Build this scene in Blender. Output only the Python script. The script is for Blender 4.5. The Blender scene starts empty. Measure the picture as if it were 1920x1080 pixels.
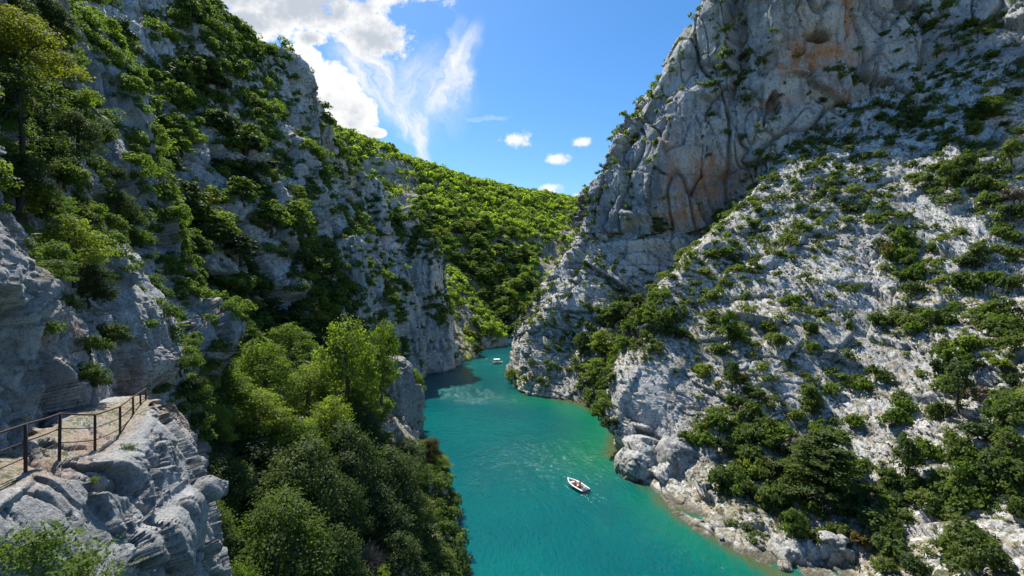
import bpy, bmesh, math, random
import numpy as np
from mathutils import Vector, Matrix
from mathutils.bvhtree import BVHTree

random.seed(7)
RNG = np.random.default_rng(7)
SC = bpy.context.scene
COL = SC.collection
R = math.radians
F = 853.33          # focal length in photo pixels (1920 wide): a 16 mm lens
HC = 33.0           # camera height above the water
NEAR_ROCK_SCALE = 1.0

def P(px, py, d):
    return ((px - 960) / F * d, d, HC - (py - 540) / F * d)
def W(x, y, z):
    return (x, y, z)
def proj(p):
    p = np.asarray(p, float)
    y = np.maximum(p[..., 1], 0.05)
    return 960 + F * p[..., 0] / y, 540 - F * (p[..., 2] - HC) / y

# ------------------------------------------------------------------ numpy noise
_prm = np.random.default_rng(11).permutation(256).astype(np.int64)
PERM = np.concatenate([_prm, _prm, _prm])
_g = np.random.default_rng(12).normal(size=(256, 3))
GRAD = _g / np.linalg.norm(_g, axis=1, keepdims=True)
VJIT = np.random.default_rng(13).random((256, 3))

def perlin(p):
    p = np.asarray(p, float)
    i = np.floor(p).astype(np.int64)
    f = p - i
    u = f * f * f * (f * (f * 6 - 15) + 10)
    i &= 255
    out = np.zeros(len(p))
    for dx in (0, 1):
        wx = u[:, 0] if dx else 1 - u[:, 0]
        for dy in (0, 1):
            wy = u[:, 1] if dy else 1 - u[:, 1]
            for dz in (0, 1):
                wz = u[:, 2] if dz else 1 - u[:, 2]
                h = PERM[PERM[PERM[(i[:, 0] + dx) & 255] + ((i[:, 1] + dy) & 255)] + ((i[:, 2] + dz) & 255)]
                g = GRAD[h]
                out += wx * wy * wz * (g[:, 0] * (f[:, 0] - dx) + g[:, 1] * (f[:, 1] - dy) + g[:, 2] * (f[:, 2] - dz))
    return out * 1.6

def fbm(p, octv=4, gain=0.5):
    p = np.asarray(p, float)
    a, s, t = 1.0, 0.0, 0.0
    for k in range(octv):
        s = s + a * perlin(p * 2.0 ** k + 17.3 * k)
        t += a
        a *= gain
    return s / t

def ridged(p, octv=3, gain=0.5):
    p = np.asarray(p, float)
    a, s, t = 1.0, 0.0, 0.0
    for k in range(octv):
        s = s + a * (1 - 2 * np.abs(perlin(p * 2.0 ** k + 31.7 * k)))
        t += a
        a *= gain
    return s / t

def voro(p):
    """F1, F2 and a random number of the nearest cell"""
    i = np.floor(p).astype(np.int64)
    f = p - i
    f1 = np.full(len(p), 9.0); f2 = np.full(len(p), 9.0); cid = np.zeros(len(p), np.int64); qn = np.zeros((len(p), 3))
    for dx in (-1, 0, 1):
        for dy in (-1, 0, 1):
            for dz in (-1, 0, 1):
                h = PERM[PERM[PERM[(i[:, 0] + dx) & 255] + ((i[:, 1] + dy) & 255)] + ((i[:, 2] + dz) & 255)]
                q = VJIT[h] + (dx, dy, dz) - f
                d = np.sqrt((q * q).sum(1))
                m = d < f1
                f2 = np.where(m, f1, np.minimum(f2, d))
                cid = np.where(m, h, cid); qn[m] = q[m]
                f1 = np.where(m, d, f1)
    tilt = (qn * (VJIT[(cid + 57) & 255] - 0.5)).sum(1)      # every block has a face of its own slant
    return f1, f2, VJIT[cid, 0], VJIT[cid, 1], tilt

def sstep(a, b, x):
    t = np.clip((x - a) / (b - a), 0, 1)
    return t * t * (3 - 2 * t)

# ------------------------------------------------------------------ materials
def new_mat(name):
    m = bpy.data.materials.new(name)
    m.use_nodes = True
    nt = m.node_tree
    nt.nodes.clear()
    return m, nt

class N:
    """tiny node helper"""
    def __init__(s, nt): s.nt = nt
    def add(s, t, **kw):
        n = s.nt.nodes.new(t)
        ins = kw.pop('ins', {})
        for k, v in kw.items(): setattr(n, k, v)
        for k, v in ins.items():
            if isinstance(v, bpy.types.NodeSocket): s.nt.links.new(v, n.inputs[k])
            else: n.inputs[k].default_value = v
        return n
    def math(s, op, a, b=0.0, c=0.0, clamp=False):
        n = s.nt.nodes.new('ShaderNodeMath'); n.operation = op; n.use_clamp = clamp
        for i, v in enumerate((a, b, c)):
            if isinstance(v, bpy.types.NodeSocket): s.nt.links.new(v, n.inputs[i])
            else: n.inputs[i].default_value = v
        return n.outputs[0]
    def mix(s, fac, a, b, blend='MIX'):
        n = s.nt.nodes.new('ShaderNodeMix'); n.data_type = 'RGBA'; n.blend_type = blend
        for k, v in ((0, fac), (6, a), (7, b)):
            if isinstance(v, bpy.types.NodeSocket): s.nt.links.new(v, n.inputs[k])
            else: n.inputs[k].default_value = v if k == 0 else (tuple(v) + (1,))[:4]
        return n.outputs[2]
    def maprange(s, v, a, b, c=0.0, d=1.0, smooth=False):
        n = s.nt.nodes.new('ShaderNodeMapRange')
        n.interpolation_type = 'SMOOTHSTEP' if smooth else 'LINEAR'
        for k, x in enumerate((v, a, b, c, d)):
            if isinstance(x, bpy.types.NodeSocket): s.nt.links.new(x, n.inputs[k])
            else: n.inputs[k].default_value = x
        return n.outputs[0]
    def noise(s, vec, scale, detail=4, rough=0.55, dist=0.0):
        n = s.add('ShaderNodeTexNoise', ins={'Scale': scale, 'Detail': detail, 'Roughness': rough, 'Distortion': dist})
        s.nt.links.new(vec, n.inputs['Vector'])
        return n.outputs[0]
    def scaled(s, vec, sx, sy, sz, rot=(0, 0, 0)):
        n = s.add('ShaderNodeMapping', ins={'Scale': (sx, sy, sz), 'Rotation': rot})
        s.nt.links.new(vec, n.inputs['Vector'])
        return n.outputs[0]
    def ramp(s, fac, stops):
        n = s.nt.nodes.new('ShaderNodeValToRGB')
        e = n.color_ramp.elements
        while len(e) < len(stops): e.new(0.5)
        for i, (p, c) in enumerate(stops):
            e[i].position = p; e[i].color = tuple(c) + (1,)
        s.nt.links.new(fac, n.inputs[0])
        return n.outputs[0]
    def link(s, a, b): s.nt.links.new(a, b)

def simple_mat(name, col, rough=0.6, metal=0.0, var=0.15, scale=6.0, bump=0.0):
    m, nt = new_mat(name); n = N(nt)
    out = n.add('ShaderNodeOutputMaterial'); b = n.add('ShaderNodeBsdfPrincipled', ins={'Roughness': rough, 'Metallic': metal})
    tc = n.add('ShaderNodeTexCoord').outputs['Object']
    nz = n.noise(tc, scale, 4)
    c = n.mix(nz, [x * (1 - var) for x in col], [min(1, x * (1 + var)) for x in col])
    n.link(c, b.inputs['Base Color'])
    if bump:
        bp = n.add('ShaderNodeBump', ins={'Strength': 0.6, 'Distance': bump}); n.link(nz, bp.inputs['Height']); n.link(bp.outputs[0], b.inputs['Normal'])
    n.link(b.outputs[0], out.inputs[0])
    return m

def rock_mat(name, k=1.0):
    """weathered limestone: colour per vertex from rock_colour, grain and pitting from noise"""
    m, nt = new_mat(name); n = N(nt)
    out = n.add('ShaderNodeOutputMaterial')
    b = n.add('ShaderNodeBsdfPrincipled', ins={'Roughness': 0.92})
    b.inputs['Specular IOR Level'].default_value = 0.2
    tc = n.add('ShaderNodeTexCoord').outputs['Object']
    at = n.add('ShaderNodeAttribute', attribute_name='surf')
    fine = n.noise(n.scaled(tc, 1, 1, 0.7), 2.2 / k, 5, 0.72)
    c = n.mix(n.maprange(fine, 0.51, 0.66, 0, 0.72), at.outputs['Color'], (0.095, 0.095, 0.09))
    c = n.mix(n.maprange(fine, 0.46, 0.3, 0, 0.35), c, (0.66, 0.64, 0.6))
    pit = n.noise(tc, 6.5 / k, 3, 0.7)
    c = n.mix(n.maprange(pit, 0.55, 0.68, 0, 0.6), c, (0.1, 0.1, 0.095))
    n.link(c, b.inputs['Base Color'])
    bp = n.add('ShaderNodeBump', ins={'Strength': 1.0, 'Distance': 0.5 * k}); n.link(n.math('SUBTRACT', fine, n.math('MULTIPLY', pit, 0.25)), bp.inputs['Height'])
    n.link(bp.outputs[0], b.inputs['Normal'])
    n.link(b.outputs[0], out.inputs[0])
    return m

def lerp3(c, t, col):
    t = np.clip(t, 0, 1)[:, None]
    return c * (1 - t) + np.array(col) * t
def rock_colour(v, nv, soil, stain, crack, k, light, grey):
    big = fbm(v / 13.0 + 2.2, 4, 0.6)
    mid = fbm(v / (1.7 * k) + 7.7, 4, 0.6)
    streak = fbm(v * np.array([1, 1, 0.08]) / (1.5 * k) + 4.4, 4, 0.6)
    c = lerp3(np.tile(np.array(light), (len(v), 1)), sstep(-0.25, 0.4, big), grey)
    steep = 1 - sstep(0.35, 0.75, nv[:, 2])
    c = lerp3(c, sstep(0.05, 0.4, streak) * 0.7 * (0.35 + 0.65 * steep), (0.15, 0.16, 0.17))
    c = lerp3(c, sstep(0.1, 0.5, mid) * 0.55, (0.7, 0.685, 0.65))
    c = lerp3(c, sstep(-0.1, -0.5, mid) * 0.45, (0.17, 0.175, 0.175))
    c = lerp3(c, crack * 0.6, (0.07, 0.07, 0.06))
    st = np.clip(stain * 1.5, 0, 1) * sstep(-0.35, 0.12, fbm(v * np.array([1, 1, 0.13]) / 1.9 + 1.3, 4, 0.65))
    c = np.where((st > 0)[:, None], lerp3(c, st * 0.95, (0.5, 0.215, 0.085)), c)
    c = lerp3(c, stain * 0.4 * sstep(0, .3, streak), (0.5, 0.36, 0.22))
    sn = fbm(v / (0.9 * k) + 13.1, 4, 0.65)
    sm = sstep(0.4, 0.62, soil + 0.75 * sn)
    sc = lerp3(np.tile(np.array((0.33, 0.28, 0.18)), (len(v), 1)), sstep(-0.15, 0.25, fbm(v / (2.6 * k) + 6.1, 4, .6)), (0.09, 0.1, 0.035))
    sc = lerp3(sc, sstep(0.05, 0.3, fbm(v / (0.45 * k) + 3.9, 3, .7)) * 0.8, (0.45, 0.42, 0.37))
    t = sm[:, None]
    c = c * (1 - t) + sc * t
    wl = v[:, 2] + 0.25 * fbm(v / 2.0 + 1.9, 3)
    c = lerp3(c, sstep(1.3, 0.9, wl) * 0.3, (0.5, 0.45, 0.34))
    c = lerp3(c, sstep(0.55, 0.3, wl) * 0.8, (0.1, 0.09, 0.055))
    return np.clip(c, 0, 1)

def leaf_mat(name, stops, per_object=True, trans=0.4, gloss=0.12):
    """leaves: colour by plant (object random or the tint attribute) and by leaf"""
    m, nt = new_mat(name); n = N(nt)
    out = n.add('ShaderNodeOutputMaterial')
    at = n.add('ShaderNodeAttribute', attribute_name='tint')
    sep = n.add('ShaderNodeSeparateColor'); n.link(at.outputs['Color'], sep.inputs[0])
    if per_object:
        base = n.add('ShaderNodeObjectInfo').outputs['Random']
    else:
        base = sep.outputs[0]
    f = n.math('ADD', n.math('MULTIPLY', base, 0.72), n.math('MULTIPLY', sep.outputs[1], 0.28))
    c = n.ramp(f, stops)
    b = n.add('ShaderNodeBsdfPrincipled', ins={'Roughness': 0.65})
    b.inputs['Specular IOR Level'].default_value = gloss
    n.link(c, b.inputs['Base Color'])
    t = n.add('ShaderNodeBsdfTranslucent')
    n.link(n.mix(1.0, c, (1.5, 1.75, 0.55), 'MULTIPLY'), t.inputs['Color'])
    mx = n.add('ShaderNodeMixShader', ins={0: trans}); n.link(b.outputs[0], mx.inputs[1]); n.link(t.outputs[0], mx.inputs[2])
    n.link(mx.outputs[0], out.inputs[0])
    return m

M_ROCK_FAR = rock_mat('limestone_far', 1.5)
M_ROCK_SLOPE = rock_mat('limestone_slope', 0.9)
M_ROCK_CLIFF = rock_mat('limestone_cliff', 1.3)
M_ROCK_RIB_LIT = rock_mat('limestone_rib_lit', 1.3)  # cliff limestone with the left wall's missing fill light put into its colour
M_ROCK_NEAR = rock_mat('limestone_near', 0.2)
M_ROCK_NEARWALL = rock_mat('limestone_wall', 0.35)
ROCK_LOOK = {'limestone_rib_lit': (1.5, (0.72, 0.715, 0.69), (0.5, 0.51, 0.515)), 'limestone_far': (2.0, (0.52, 0.5, 0.46), (0.32, 0.325, 0.32)), 'limestone_slope': (1.0, (0.76, 0.75, 0.73), (0.56, 0.565, 0.57)),
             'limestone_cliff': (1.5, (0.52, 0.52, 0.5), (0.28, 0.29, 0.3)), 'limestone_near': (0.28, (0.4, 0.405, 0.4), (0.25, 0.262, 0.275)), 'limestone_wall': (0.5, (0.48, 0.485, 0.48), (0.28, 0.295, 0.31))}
M_BARK = simple_mat('bark', (0.09, 0.075, 0.06), 0.9, 0, 0.4, 9, 0.03)
M_BARK_DARK = simple_mat('dark_bark', (0.045, 0.038, 0.032), 0.9, 0, 0.4, 9, 0.03)
L_DARK = leaf_mat('leaves_dark', [(0.0, (0.034, 0.054, 0.022)), (0.5, (0.055, 0.084, 0.029)), (1.0, (0.088, 0.118, 0.037))], True, 0.25)
L_OLIVE = leaf_mat('leaves_olive', [(0.0, (0.06, 0.088, 0.03)), (0.5, (0.1, 0.138, 0.04)), (1.0, (0.165, 0.19, 0.052))], True, 0.4)
L_MID = leaf_mat('leaves_mid', [(0.0, (0.07, 0.11, 0.026)), (0.5, (0.105, 0.155, 0.034)), (1.0, (0.15, 0.2, 0.042))], True, 0.42)
L_BRIGHT = leaf_mat('leaves_bright', [(0.0, (0.115, 0.165, 0.038)), (0.5, (0.16, 0.21, 0.046)), (1.0, (0.215, 0.245, 0.055))], True, 0.5)
L_YELLOW = leaf_mat('leaves_yellow', [(0.0, (0.16, 0.175, 0.034)), (0.5, (0.22, 0.21, 0.04)), (1.0, (0.27, 0.235, 0.05))], True, 0.45)
L_RUST = leaf_mat('leaves_rust', [(0.0, (0.08, 0.08, 0.024)), (0.5, (0.115, 0.095, 0.03)), (1.0, (0.15, 0.11, 0.038))], True, 0.3)
L_DRY = leaf_mat('twigs_dry', [(0.0, (0.13, 0.105, 0.085)), (1.0, (0.2, 0.165, 0.135))], True, 0.1)
L_MIX_SLOPE = leaf_mat('scrub_leaves', [(0.0, (0.05, 0.07, 0.026)), (0.45, (0.11, 0.145, 0.042)), (0.8, (0.165, 0.2, 0.052)), (1.0, (0.2, 0.21, 0.06))], False, 0.4)
L_MIX_WALL = leaf_mat('undergrowth_leaves', [(0.0, (0.05, 0.08, 0.026)), (0.4, (0.095, 0.14, 0.036)), (0.75, (0.15, 0.21, 0.046)), (1.0, (0.19, 0.24, 0.05))], False, 0.4)
L_MIX_HILL = leaf_mat('forest_leaves', [(0.0, (0.05, 0.075, 0.028)), (0.3, (0.11, 0.15, 0.036)), (0.55, (0.26, 0.33, 0.055)), (1.0, (0.4, 0.44, 0.075))], False, 0.48)
L_GRASS = leaf_mat('grass_tufts', [(0.0, (0.07, 0.085, 0.03)), (0.5, (0.14, 0.15, 0.05)), (1.0, (0.26, 0.22, 0.1))], False, 0.3)
LEAF = {'dark': L_DARK, 'olive': L_OLIVE, 'mid': L_MID, 'bright': L_BRIGHT, 'yellow': L_YELLOW, 'rust': L_RUST, 'dry': L_DRY}

# ------------------------------------------------------------------ mesh helpers
def link_obj(name, me, mat=None, parent=None):
    o = bpy.data.objects.new(name, me)
    COL.objects.link(o)
    if mat is not None: me.materials.append(mat)
    if parent is not None: o.parent = parent
    return o

def tag(o, label=None, cat=None, group=None, kind=None):
    if label: o['label'] = label
    if cat: o['category'] = cat
    if group: o['group'] = group
    if kind: o['kind'] = kind
    return o

def empty(name, loc, rz=0.0, sc=1.0):
    o = bpy.data.objects.new(name, None)
    o.empty_display_size = 0.3
    COL.objects.link(o)
    o.location = loc; o.rotation_euler = (0, 0, rz); o.scale = (sc, sc, sc)
    return o

def mesh_np(name, v, f, smooth=True, attrs=None):
    """v (n,3), f (m,k) quads or tris"""
    me = bpy.data.meshes.new(name)
    v = np.asarray(v, np.float32); f = np.asarray(f, np.int32)
    k = f.shape[1]
    me.vertices.add(len(v)); me.vertices.foreach_set('co', v.ravel())
    me.loops.add(f.size); me.loops.foreach_set('vertex_index', f.ravel())
    me.polygons.add(len(f)); me.polygons.foreach_set('loop_start', np.arange(0, f.size, k, dtype=np.int32))
    me.update(calc_edges=True)
    if smooth: me.polygons.foreach_set('use_smooth', np.ones(len(f), bool))
    for nm, (dom, arr) in (attrs or {}).items():
        a = me.attributes.new(nm, 'FLOAT_COLOR', dom)
        arr = np.asarray(arr, np.float32)
        c = np.ones((len(arr), 4), np.float32); c[:, :arr.shape[1]] = arr
        a.data.foreach_set('color', c.ravel())
    me.update()
    return me

def tube(pts, rads, n=7):
    """verts, quads of a tapered tube"""
    pts = np.asarray(pts, float); m = len(pts)
    vs, fs = [], []
    for i in range(m):
        t = pts[min(i + 1, m - 1)] - pts[max(i - 1, 0)]
        t = t / (np.linalg.norm(t) + 1e-9)
        a = np.cross(t, (0.31, 0.2, 0.93) if abs(t[2]) < 0.9 else (1, 0, 0)); a /= np.linalg.norm(a)
        b = np.cross(t, a)
        for k in range(n):
            th = 2 * math.pi * k / n
            vs.append(pts[i] + rads[i] * (math.cos(th) * a + math.sin(th) * b))
    for i in range(m - 1):
        for k in range(n):
            fs.append((i * n + k, i * n + (k + 1) % n, (i + 1) * n + (k + 1) % n, (i + 1) * n + k))
    # end caps as collapsed quads
    for base in (0, (m - 1) * n):
        c = len(vs); vs.append(pts[0] if base == 0 else pts[-1])
        for k in range(0, n):
            fs.append((base + k, base + (k + 1) % n, c, c))
    fs = [f for f in fs]
    return np.array(vs), fs

class MB:
    """collects tubes and boxes into one mesh"""
    def __init__(s): s.v, s.f, s.n = [], [], 0
    def addvf(s, v, f):
        s.v.append(np.asarray(v, float)); s.f += [tuple(dict.fromkeys(i + s.n for i in q)) for q in f]; s.n += len(v)
        return s
    def tube(s, pts, rads, n=7):
        if np.isscalar(rads): rads = [rads] * len(pts)
        return s.addvf(*tube(pts, rads, n))
    def box(s, c, d, rz=0.0):
        x, y, z = (q / 2 for q in d)
        co = np.array([(sx * x, sy * y, sz * z) for sz in (-1, 1) for sx, sy in ((-1, -1), (1, -1), (1, 1), (-1, 1))])
        ca, sa = math.cos(rz), math.sin(rz)
        co = np.stack([co[:, 0] * ca - co[:, 1] * sa, co[:, 0] * sa + co[:, 1] * ca, co[:, 2]], 1) + np.array(c)
        return s.addvf(co, [(3, 2, 1, 0), (4, 5, 6, 7), (0, 1, 5, 4), (1, 2, 6, 5), (2, 3, 7, 6), (3, 0, 4, 7)])
    def build(s, name, mat, parent=None, smooth=True, bevel=0.0):
        me = bpy.data.meshes.new(name)
        me.from_pydata([tuple(q) for q in np.concatenate(s.v)], [], s.f)
        me.validate(); me.update()
        if smooth: me.polygons.foreach_set('use_smooth', np.ones(len(me.polygons), bool))
        if bevel:
            bm = bmesh.new(); bm.from_mesh(me)
            bmesh.ops.bevel(bm, geom=[e for e in bm.edges if len(e.link_faces) == 2 and e.calc_face_angle(0) > 0.6], offset=bevel, segments=2, affect='EDGES')
            bm.to_mesh(me); bm.free()
        return link_obj(name, me, mat, parent)

# ------------------------------------------------------------------ vegetation cover read off the photograph, one digit per 40 px cell
COVER = [
 '573632229999999900000000000000002241111233488333',
 '855384269999999900000000000000002435111115364666',
 '998639527999949000000000000003333366111122226666',
 '999453899988652000000000000003433573112522225346',
 '999748689977633000000000000003432531111322562345',
 '999845379878833999000000000044323433222466656653',
 '999855288667846759999990000044321321256564468443',
 '999863876588489990099999900444321115666555435665',
 '999887486579849545409899999444311115345756478865',
 '899879988888859419019999997444312444567765356674',
 '368968699876889495999999997443572655677646553576',
 '138994489975579414199193933441112666644546653346',
 '037973389886689905401899923341115773561126873636',
 '038853349888889990904887932335635664344223773643',
 '032611242399879991909678632579865453366426865454',
 '152223332238999999011399343679956677545217756588',
 '242233335399999999900299354689727556654523365688',
 '003166324699999999900399463793234646644666457567',
 '012121139999999999922299251790113456446343545247',
 '000111007999999999999999000980015656555445235355',
 '111111111999999999999999000550014677787322553543',
 '111111111999999999999999000000114477788534346777',
 '111111111999999999999999000000013476788656526766',
 '111111111999999999999999000000014777677647526655',
 '111111111999999999999999000000012466735657428833',
 '111111111999999999999999000000012246532348536643',
 '111111111999999999999999000000011125332347643653',
]
CV = np.array([[int(c) for c in (r + '4' * 48)[:48]] for r in COVER], float) / 9.0

def cover_at(p, default, jit=14):
    px, py = proj(p)
    n = len(px)
    px = px + RNG.normal(0, jit, n); py = py + RNG.normal(0, jit, n)
    c = np.floor(px / 40).astype(int); r = np.floor(py / 40).astype(int)
    inside = (c >= 0) & (c < 48) & (r >= 0) & (r < 27) & (np.asarray(p)[:, 1] > 2)
    v = CV[np.clip(r, 0, 26), np.clip(c, 0, 47)]
    return np.where(inside, v, default)

# ------------------------------------------------------------------ terrain sheets
def cr(a, b, c, d, t):
    return 0.5 * ((2 * b) + (c - a) * t + (2 * a - 5 * b + 4 * c - d) * t * t + (3 * b - a - 3 * c + d) * t ** 3)

def densify(G, counts):
    """Catmull-Rom along axis 0 of G [n, m, 3] with counts[i] steps in segment i"""
    n = len(G); out = []
    for i in range(n - 1):
        a, b, c, d = G[max(i - 1, 0)], G[i], G[i + 1], G[min(i + 2, n - 1)]
        if i == 0: a = 2 * b - c
        if i == n - 2: d = 2 * c - b
        for k in range(counts[i]):
            out.append(cr(a, b, c, d, k / counts[i]))
    out.append(G[-1])
    return np.array(out)

def seg_counts(G, step, lo=3, hi=170, k=0.42):
    """how many steps each segment along axis 0 needs, from its length in the picture"""
    px, py = proj(G); px = np.clip(px, -150, 2070); py = np.clip(py, -150, 1230)
    d = np.hypot(np.diff(px, axis=0), np.diff(py, axis=0))
    wd = np.linalg.norm(np.diff(G, axis=0), axis=2)
    return [int(min(hi, max(lo, max(np.percentile(d[i], 75) / step, np.percentile(wd[i] * F / np.maximum(G[:-1][i][:, 1], 8), 60) * k / step, wd[i].mean() / 6)))) for i in range(len(G) - 1)]

class Sheet: pass
SHEETS = {}

def grid_normals(V):
    du = np.gradient(V, axis=0); dv = np.gradient(V, axis=1)
    nn = np.cross(du, dv)
    nn /= np.linalg.norm(nn, axis=2, keepdims=True) + 1e-9
    return nn

def sheet(name, cols, mat, step, disp, flip, cov_default=0.4, soil_fn=None, stain_fn=None, bumps=(), base=True, kind='structure', k=0.42):
    """cols: list of columns of world points, bottom to top; the whole is lofted, displaced and coloured"""
    G = np.array(cols, float)                      # [C, R, 3]
    if base:                                       # first row goes under water / ground
        first = G[:, 0].copy()
        low = first.copy(); low[:, 2] -= 5.0
        G = np.concatenate([low[:, None], G], 1)
    G = densify(G, seg_counts(G, step, k=k))
    G = np.swapaxes(densify(np.swapaxes(G, 0, 1), seg_counts(np.swapaxes(G, 0, 1), step, k=k)), 0, 1)
    gn = grid_normals(G); flip = gn[..., 2].mean() < 0      # the open side of every sheet looks up
    nn = gn * (-1 if flip else 1)
    shp = G.shape[:2]
    p = G.reshape(-1, 3); n = nn.reshape(-1, 3)
    h, crack = disp(p, n)
    for (bx, by, bd, rw, rh, amp) in bumps:        # ribs and buttresses standing out of the wall
        c = np.array(P(bx, by, bd)); q = p - c
        h = h + amp * np.exp(-((q[:, 0] ** 2 + q[:, 1] ** 2) / rw ** 2 + (q[:, 2] / rh) ** 2))
    nh = n.copy(); nh[:, 2] *= 0.55
    v = p + nh * h[:, None]
    V = v.reshape(shp + (3,))
    nv = (grid_normals(V) * (-1 if flip else 1)).reshape(-1, 3)
    cov = cover_at(v, cov_default)
    soil = soil_fn(v, nv, cov) if soil_fn else np.zeros(len(v))
    stain = stain_fn(v) if stain_fn else np.zeros(len(v))
    nu, nvv = shp
    idx = np.arange(nu * nvv).reshape(nu, nvv)
    a, b, c, d = idx[:-1, :-1].ravel(), idx[1:, :-1].ravel(), idx[1:, 1:].ravel(), idx[:-1, 1:].ravel()
    f = np.stack([a, d, c, b] if flip else [a, b, c, d], 1)
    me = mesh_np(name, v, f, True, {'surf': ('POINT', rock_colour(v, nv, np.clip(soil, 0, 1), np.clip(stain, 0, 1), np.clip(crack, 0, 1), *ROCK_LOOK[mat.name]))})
    o = link_obj(name, me, mat)
    tag(o, kind=kind)
    s = Sheet(); s.V = V; s.N = nv.reshape(shp + (3,)); s.cov = cov.reshape(shp); s.o = o; s.name = name
    du = np.gradient(V, axis=0); dv = np.gradient(V, axis=1)
    s.area = np.linalg.norm(np.cross(du, dv), axis=2)
    st = max(1, int(min(shp) / 90))
    iu = np.unique(np.append(np.arange(0, nu, st), nu - 1)); iv = np.unique(np.append(np.arange(0, nvv, st), nvv - 1))
    L = V[np.ix_(iu, iv)]
    li = np.arange(len(iu) * len(iv)).reshape(len(iu), len(iv))
    lf = np.stack([li[:-1, :-1].ravel(), li[1:, :-1].ravel(), li[1:, 1:].ravel(), li[:-1, 1:].ravel()], 1)
    s.bvh = BVHTree.FromPolygons([Vector(q) for q in L.reshape(-1, 3)], [tuple(map(int, q)) for q in lf])
    SHEETS[o.name] = s
    print('sheet', name, shp, len(v))
    return s

def rock_disp(big=14.0, a_big=1.6, flute=3.0, a_flute=0.7, block=5.0, a_block=0.9, b2=1.6, a_b2=0.35, fine=0.5, a_fine=0.12, tilt=0.0, zs=0.5, fiss=0.0, fs=6.0, bed=0.0, bs=5.0):
    """broken limestone: slanting blocks at three sizes, flutes, long steep fissures (fiss, every fs metres) and bedding steps (bed, every bs metres)"""
    def f(p, n):
        w = np.stack([fbm(p / (block * 1.3) + 3.1, 3), fbm(p / (block * 1.3) + 9.7, 3), fbm(p / (block * 1.3) + 21.1, 3)], 1)
        h = a_big * fbm(p / big, 3)
        broken = sstep(-0.25, 0.3, fbm(p / (block * 2.2) + 40.2, 2))
        q = p * np.array([1, 1, 0.1]) / flute + w * 0.2
        h += a_flute * ridged(q, 3, 0.6) * (1.2 - 0.6 * broken)
        pt = np.stack([p[:, 0] + tilt * p[:, 2], p[:, 1], p[:, 2]], 1)
        pb = (pt + w * block * 0.45) / np.array([block, block, block / zs])
        f1, f2, r1, r2, tl = voro(pb)
        h += a_block * ((r1 - 0.5) * 1.5 + tl * 2.8)
        e1 = (1 - sstep(0.0, 0.06, f2 - f1)) * sstep(0.2, 0.6, r2)
        h -= a_block * 0.5 * e1
        g1, g2, s1, s2, tg = voro((pt + w * block * 0.35) / b2 * np.array([1, 1, 0.55]))
        h += a_b2 * ((s1 - 0.5) * 1.4 + tg * 2.8) * (0.35 + 0.65 * broken)
        e2 = (1 - sstep(0.0, 0.1, g2 - g1)) * broken * sstep(0.3, 0.7, s2)
        h -= a_b2 * 0.5 * e2
        _, _, _, _, tq = voro((pt + w * block * 0.2) / (b2 * 0.4))
        h += a_b2 * 0.42 * tq * 2.8 * (0.3 + 0.7 * broken)
        h += a_fine * (ridged(p / fine, 3) * (0.5 + 0.5 * broken) + 0.8 * fbm(p / (fine * 4) + 8.8, 3))
        cr_ = np.maximum(e1 * 0.8, e2 * 0.5)
        if fiss:
            for k, (sc, am) in enumerate(((1.0, 1.0), (0.42, 0.5))):
                z = np.abs(perlin(pt * np.array([1, 1, 0.075]) / (fs * sc) + w * 0.06 + 50 + 9 * k))
                e = 1 - sstep(0.0, 0.05 if k == 0 else 0.045, z)
                h -= fiss * am * e
                cr_ = np.maximum(cr_, e * 0.9)
        if bed:
            t = p[:, 2] / bs + 0.08 * p[:, 0] / bs + 0.55 * fbm(p / (bs * 3.5) + 14, 2)
            fr = t - np.floor(t)
            h += bed * (fr - 0.5) * 1.2 * sstep(-0.2, 0.3, fbm(p / (bs * 2.5) + 23, 2))
            e = 1 - sstep(0.0, 0.06, np.minimum(fr, 1 - fr)); cr_ = np.maximum(cr_, 0.5 * e)
        return h, np.clip(cr_, 0, 1)
    return f

def slope_soil(lo=0.45, hi=0.8, k=0.45, cov_k=0.3, off=0.0):
    def f(v, n, cov):
        up = sstep(lo, hi, n[:, 2])
        return np.clip(k * up + cov_k * cov * up + off, 0, 1)
    return f

def blob_stain(lst):
    """ochre water stains: (px, py, d, width, height) of each patch on the rock"""
    def f(v):
        s = np.zeros(len(v))
        for (bx, by, bd, rw, rh, a) in lst:
            c = np.array(P(bx, by, bd)); q = v - c
            s = np.maximum(s, a * np.exp(-((q[:, 0] ** 2 + 0.4 * q[:, 1] ** 2) / rw ** 2 + (q[:, 2] / rh) ** 2)))
        return s
    return f

STEP = 2.6

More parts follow.
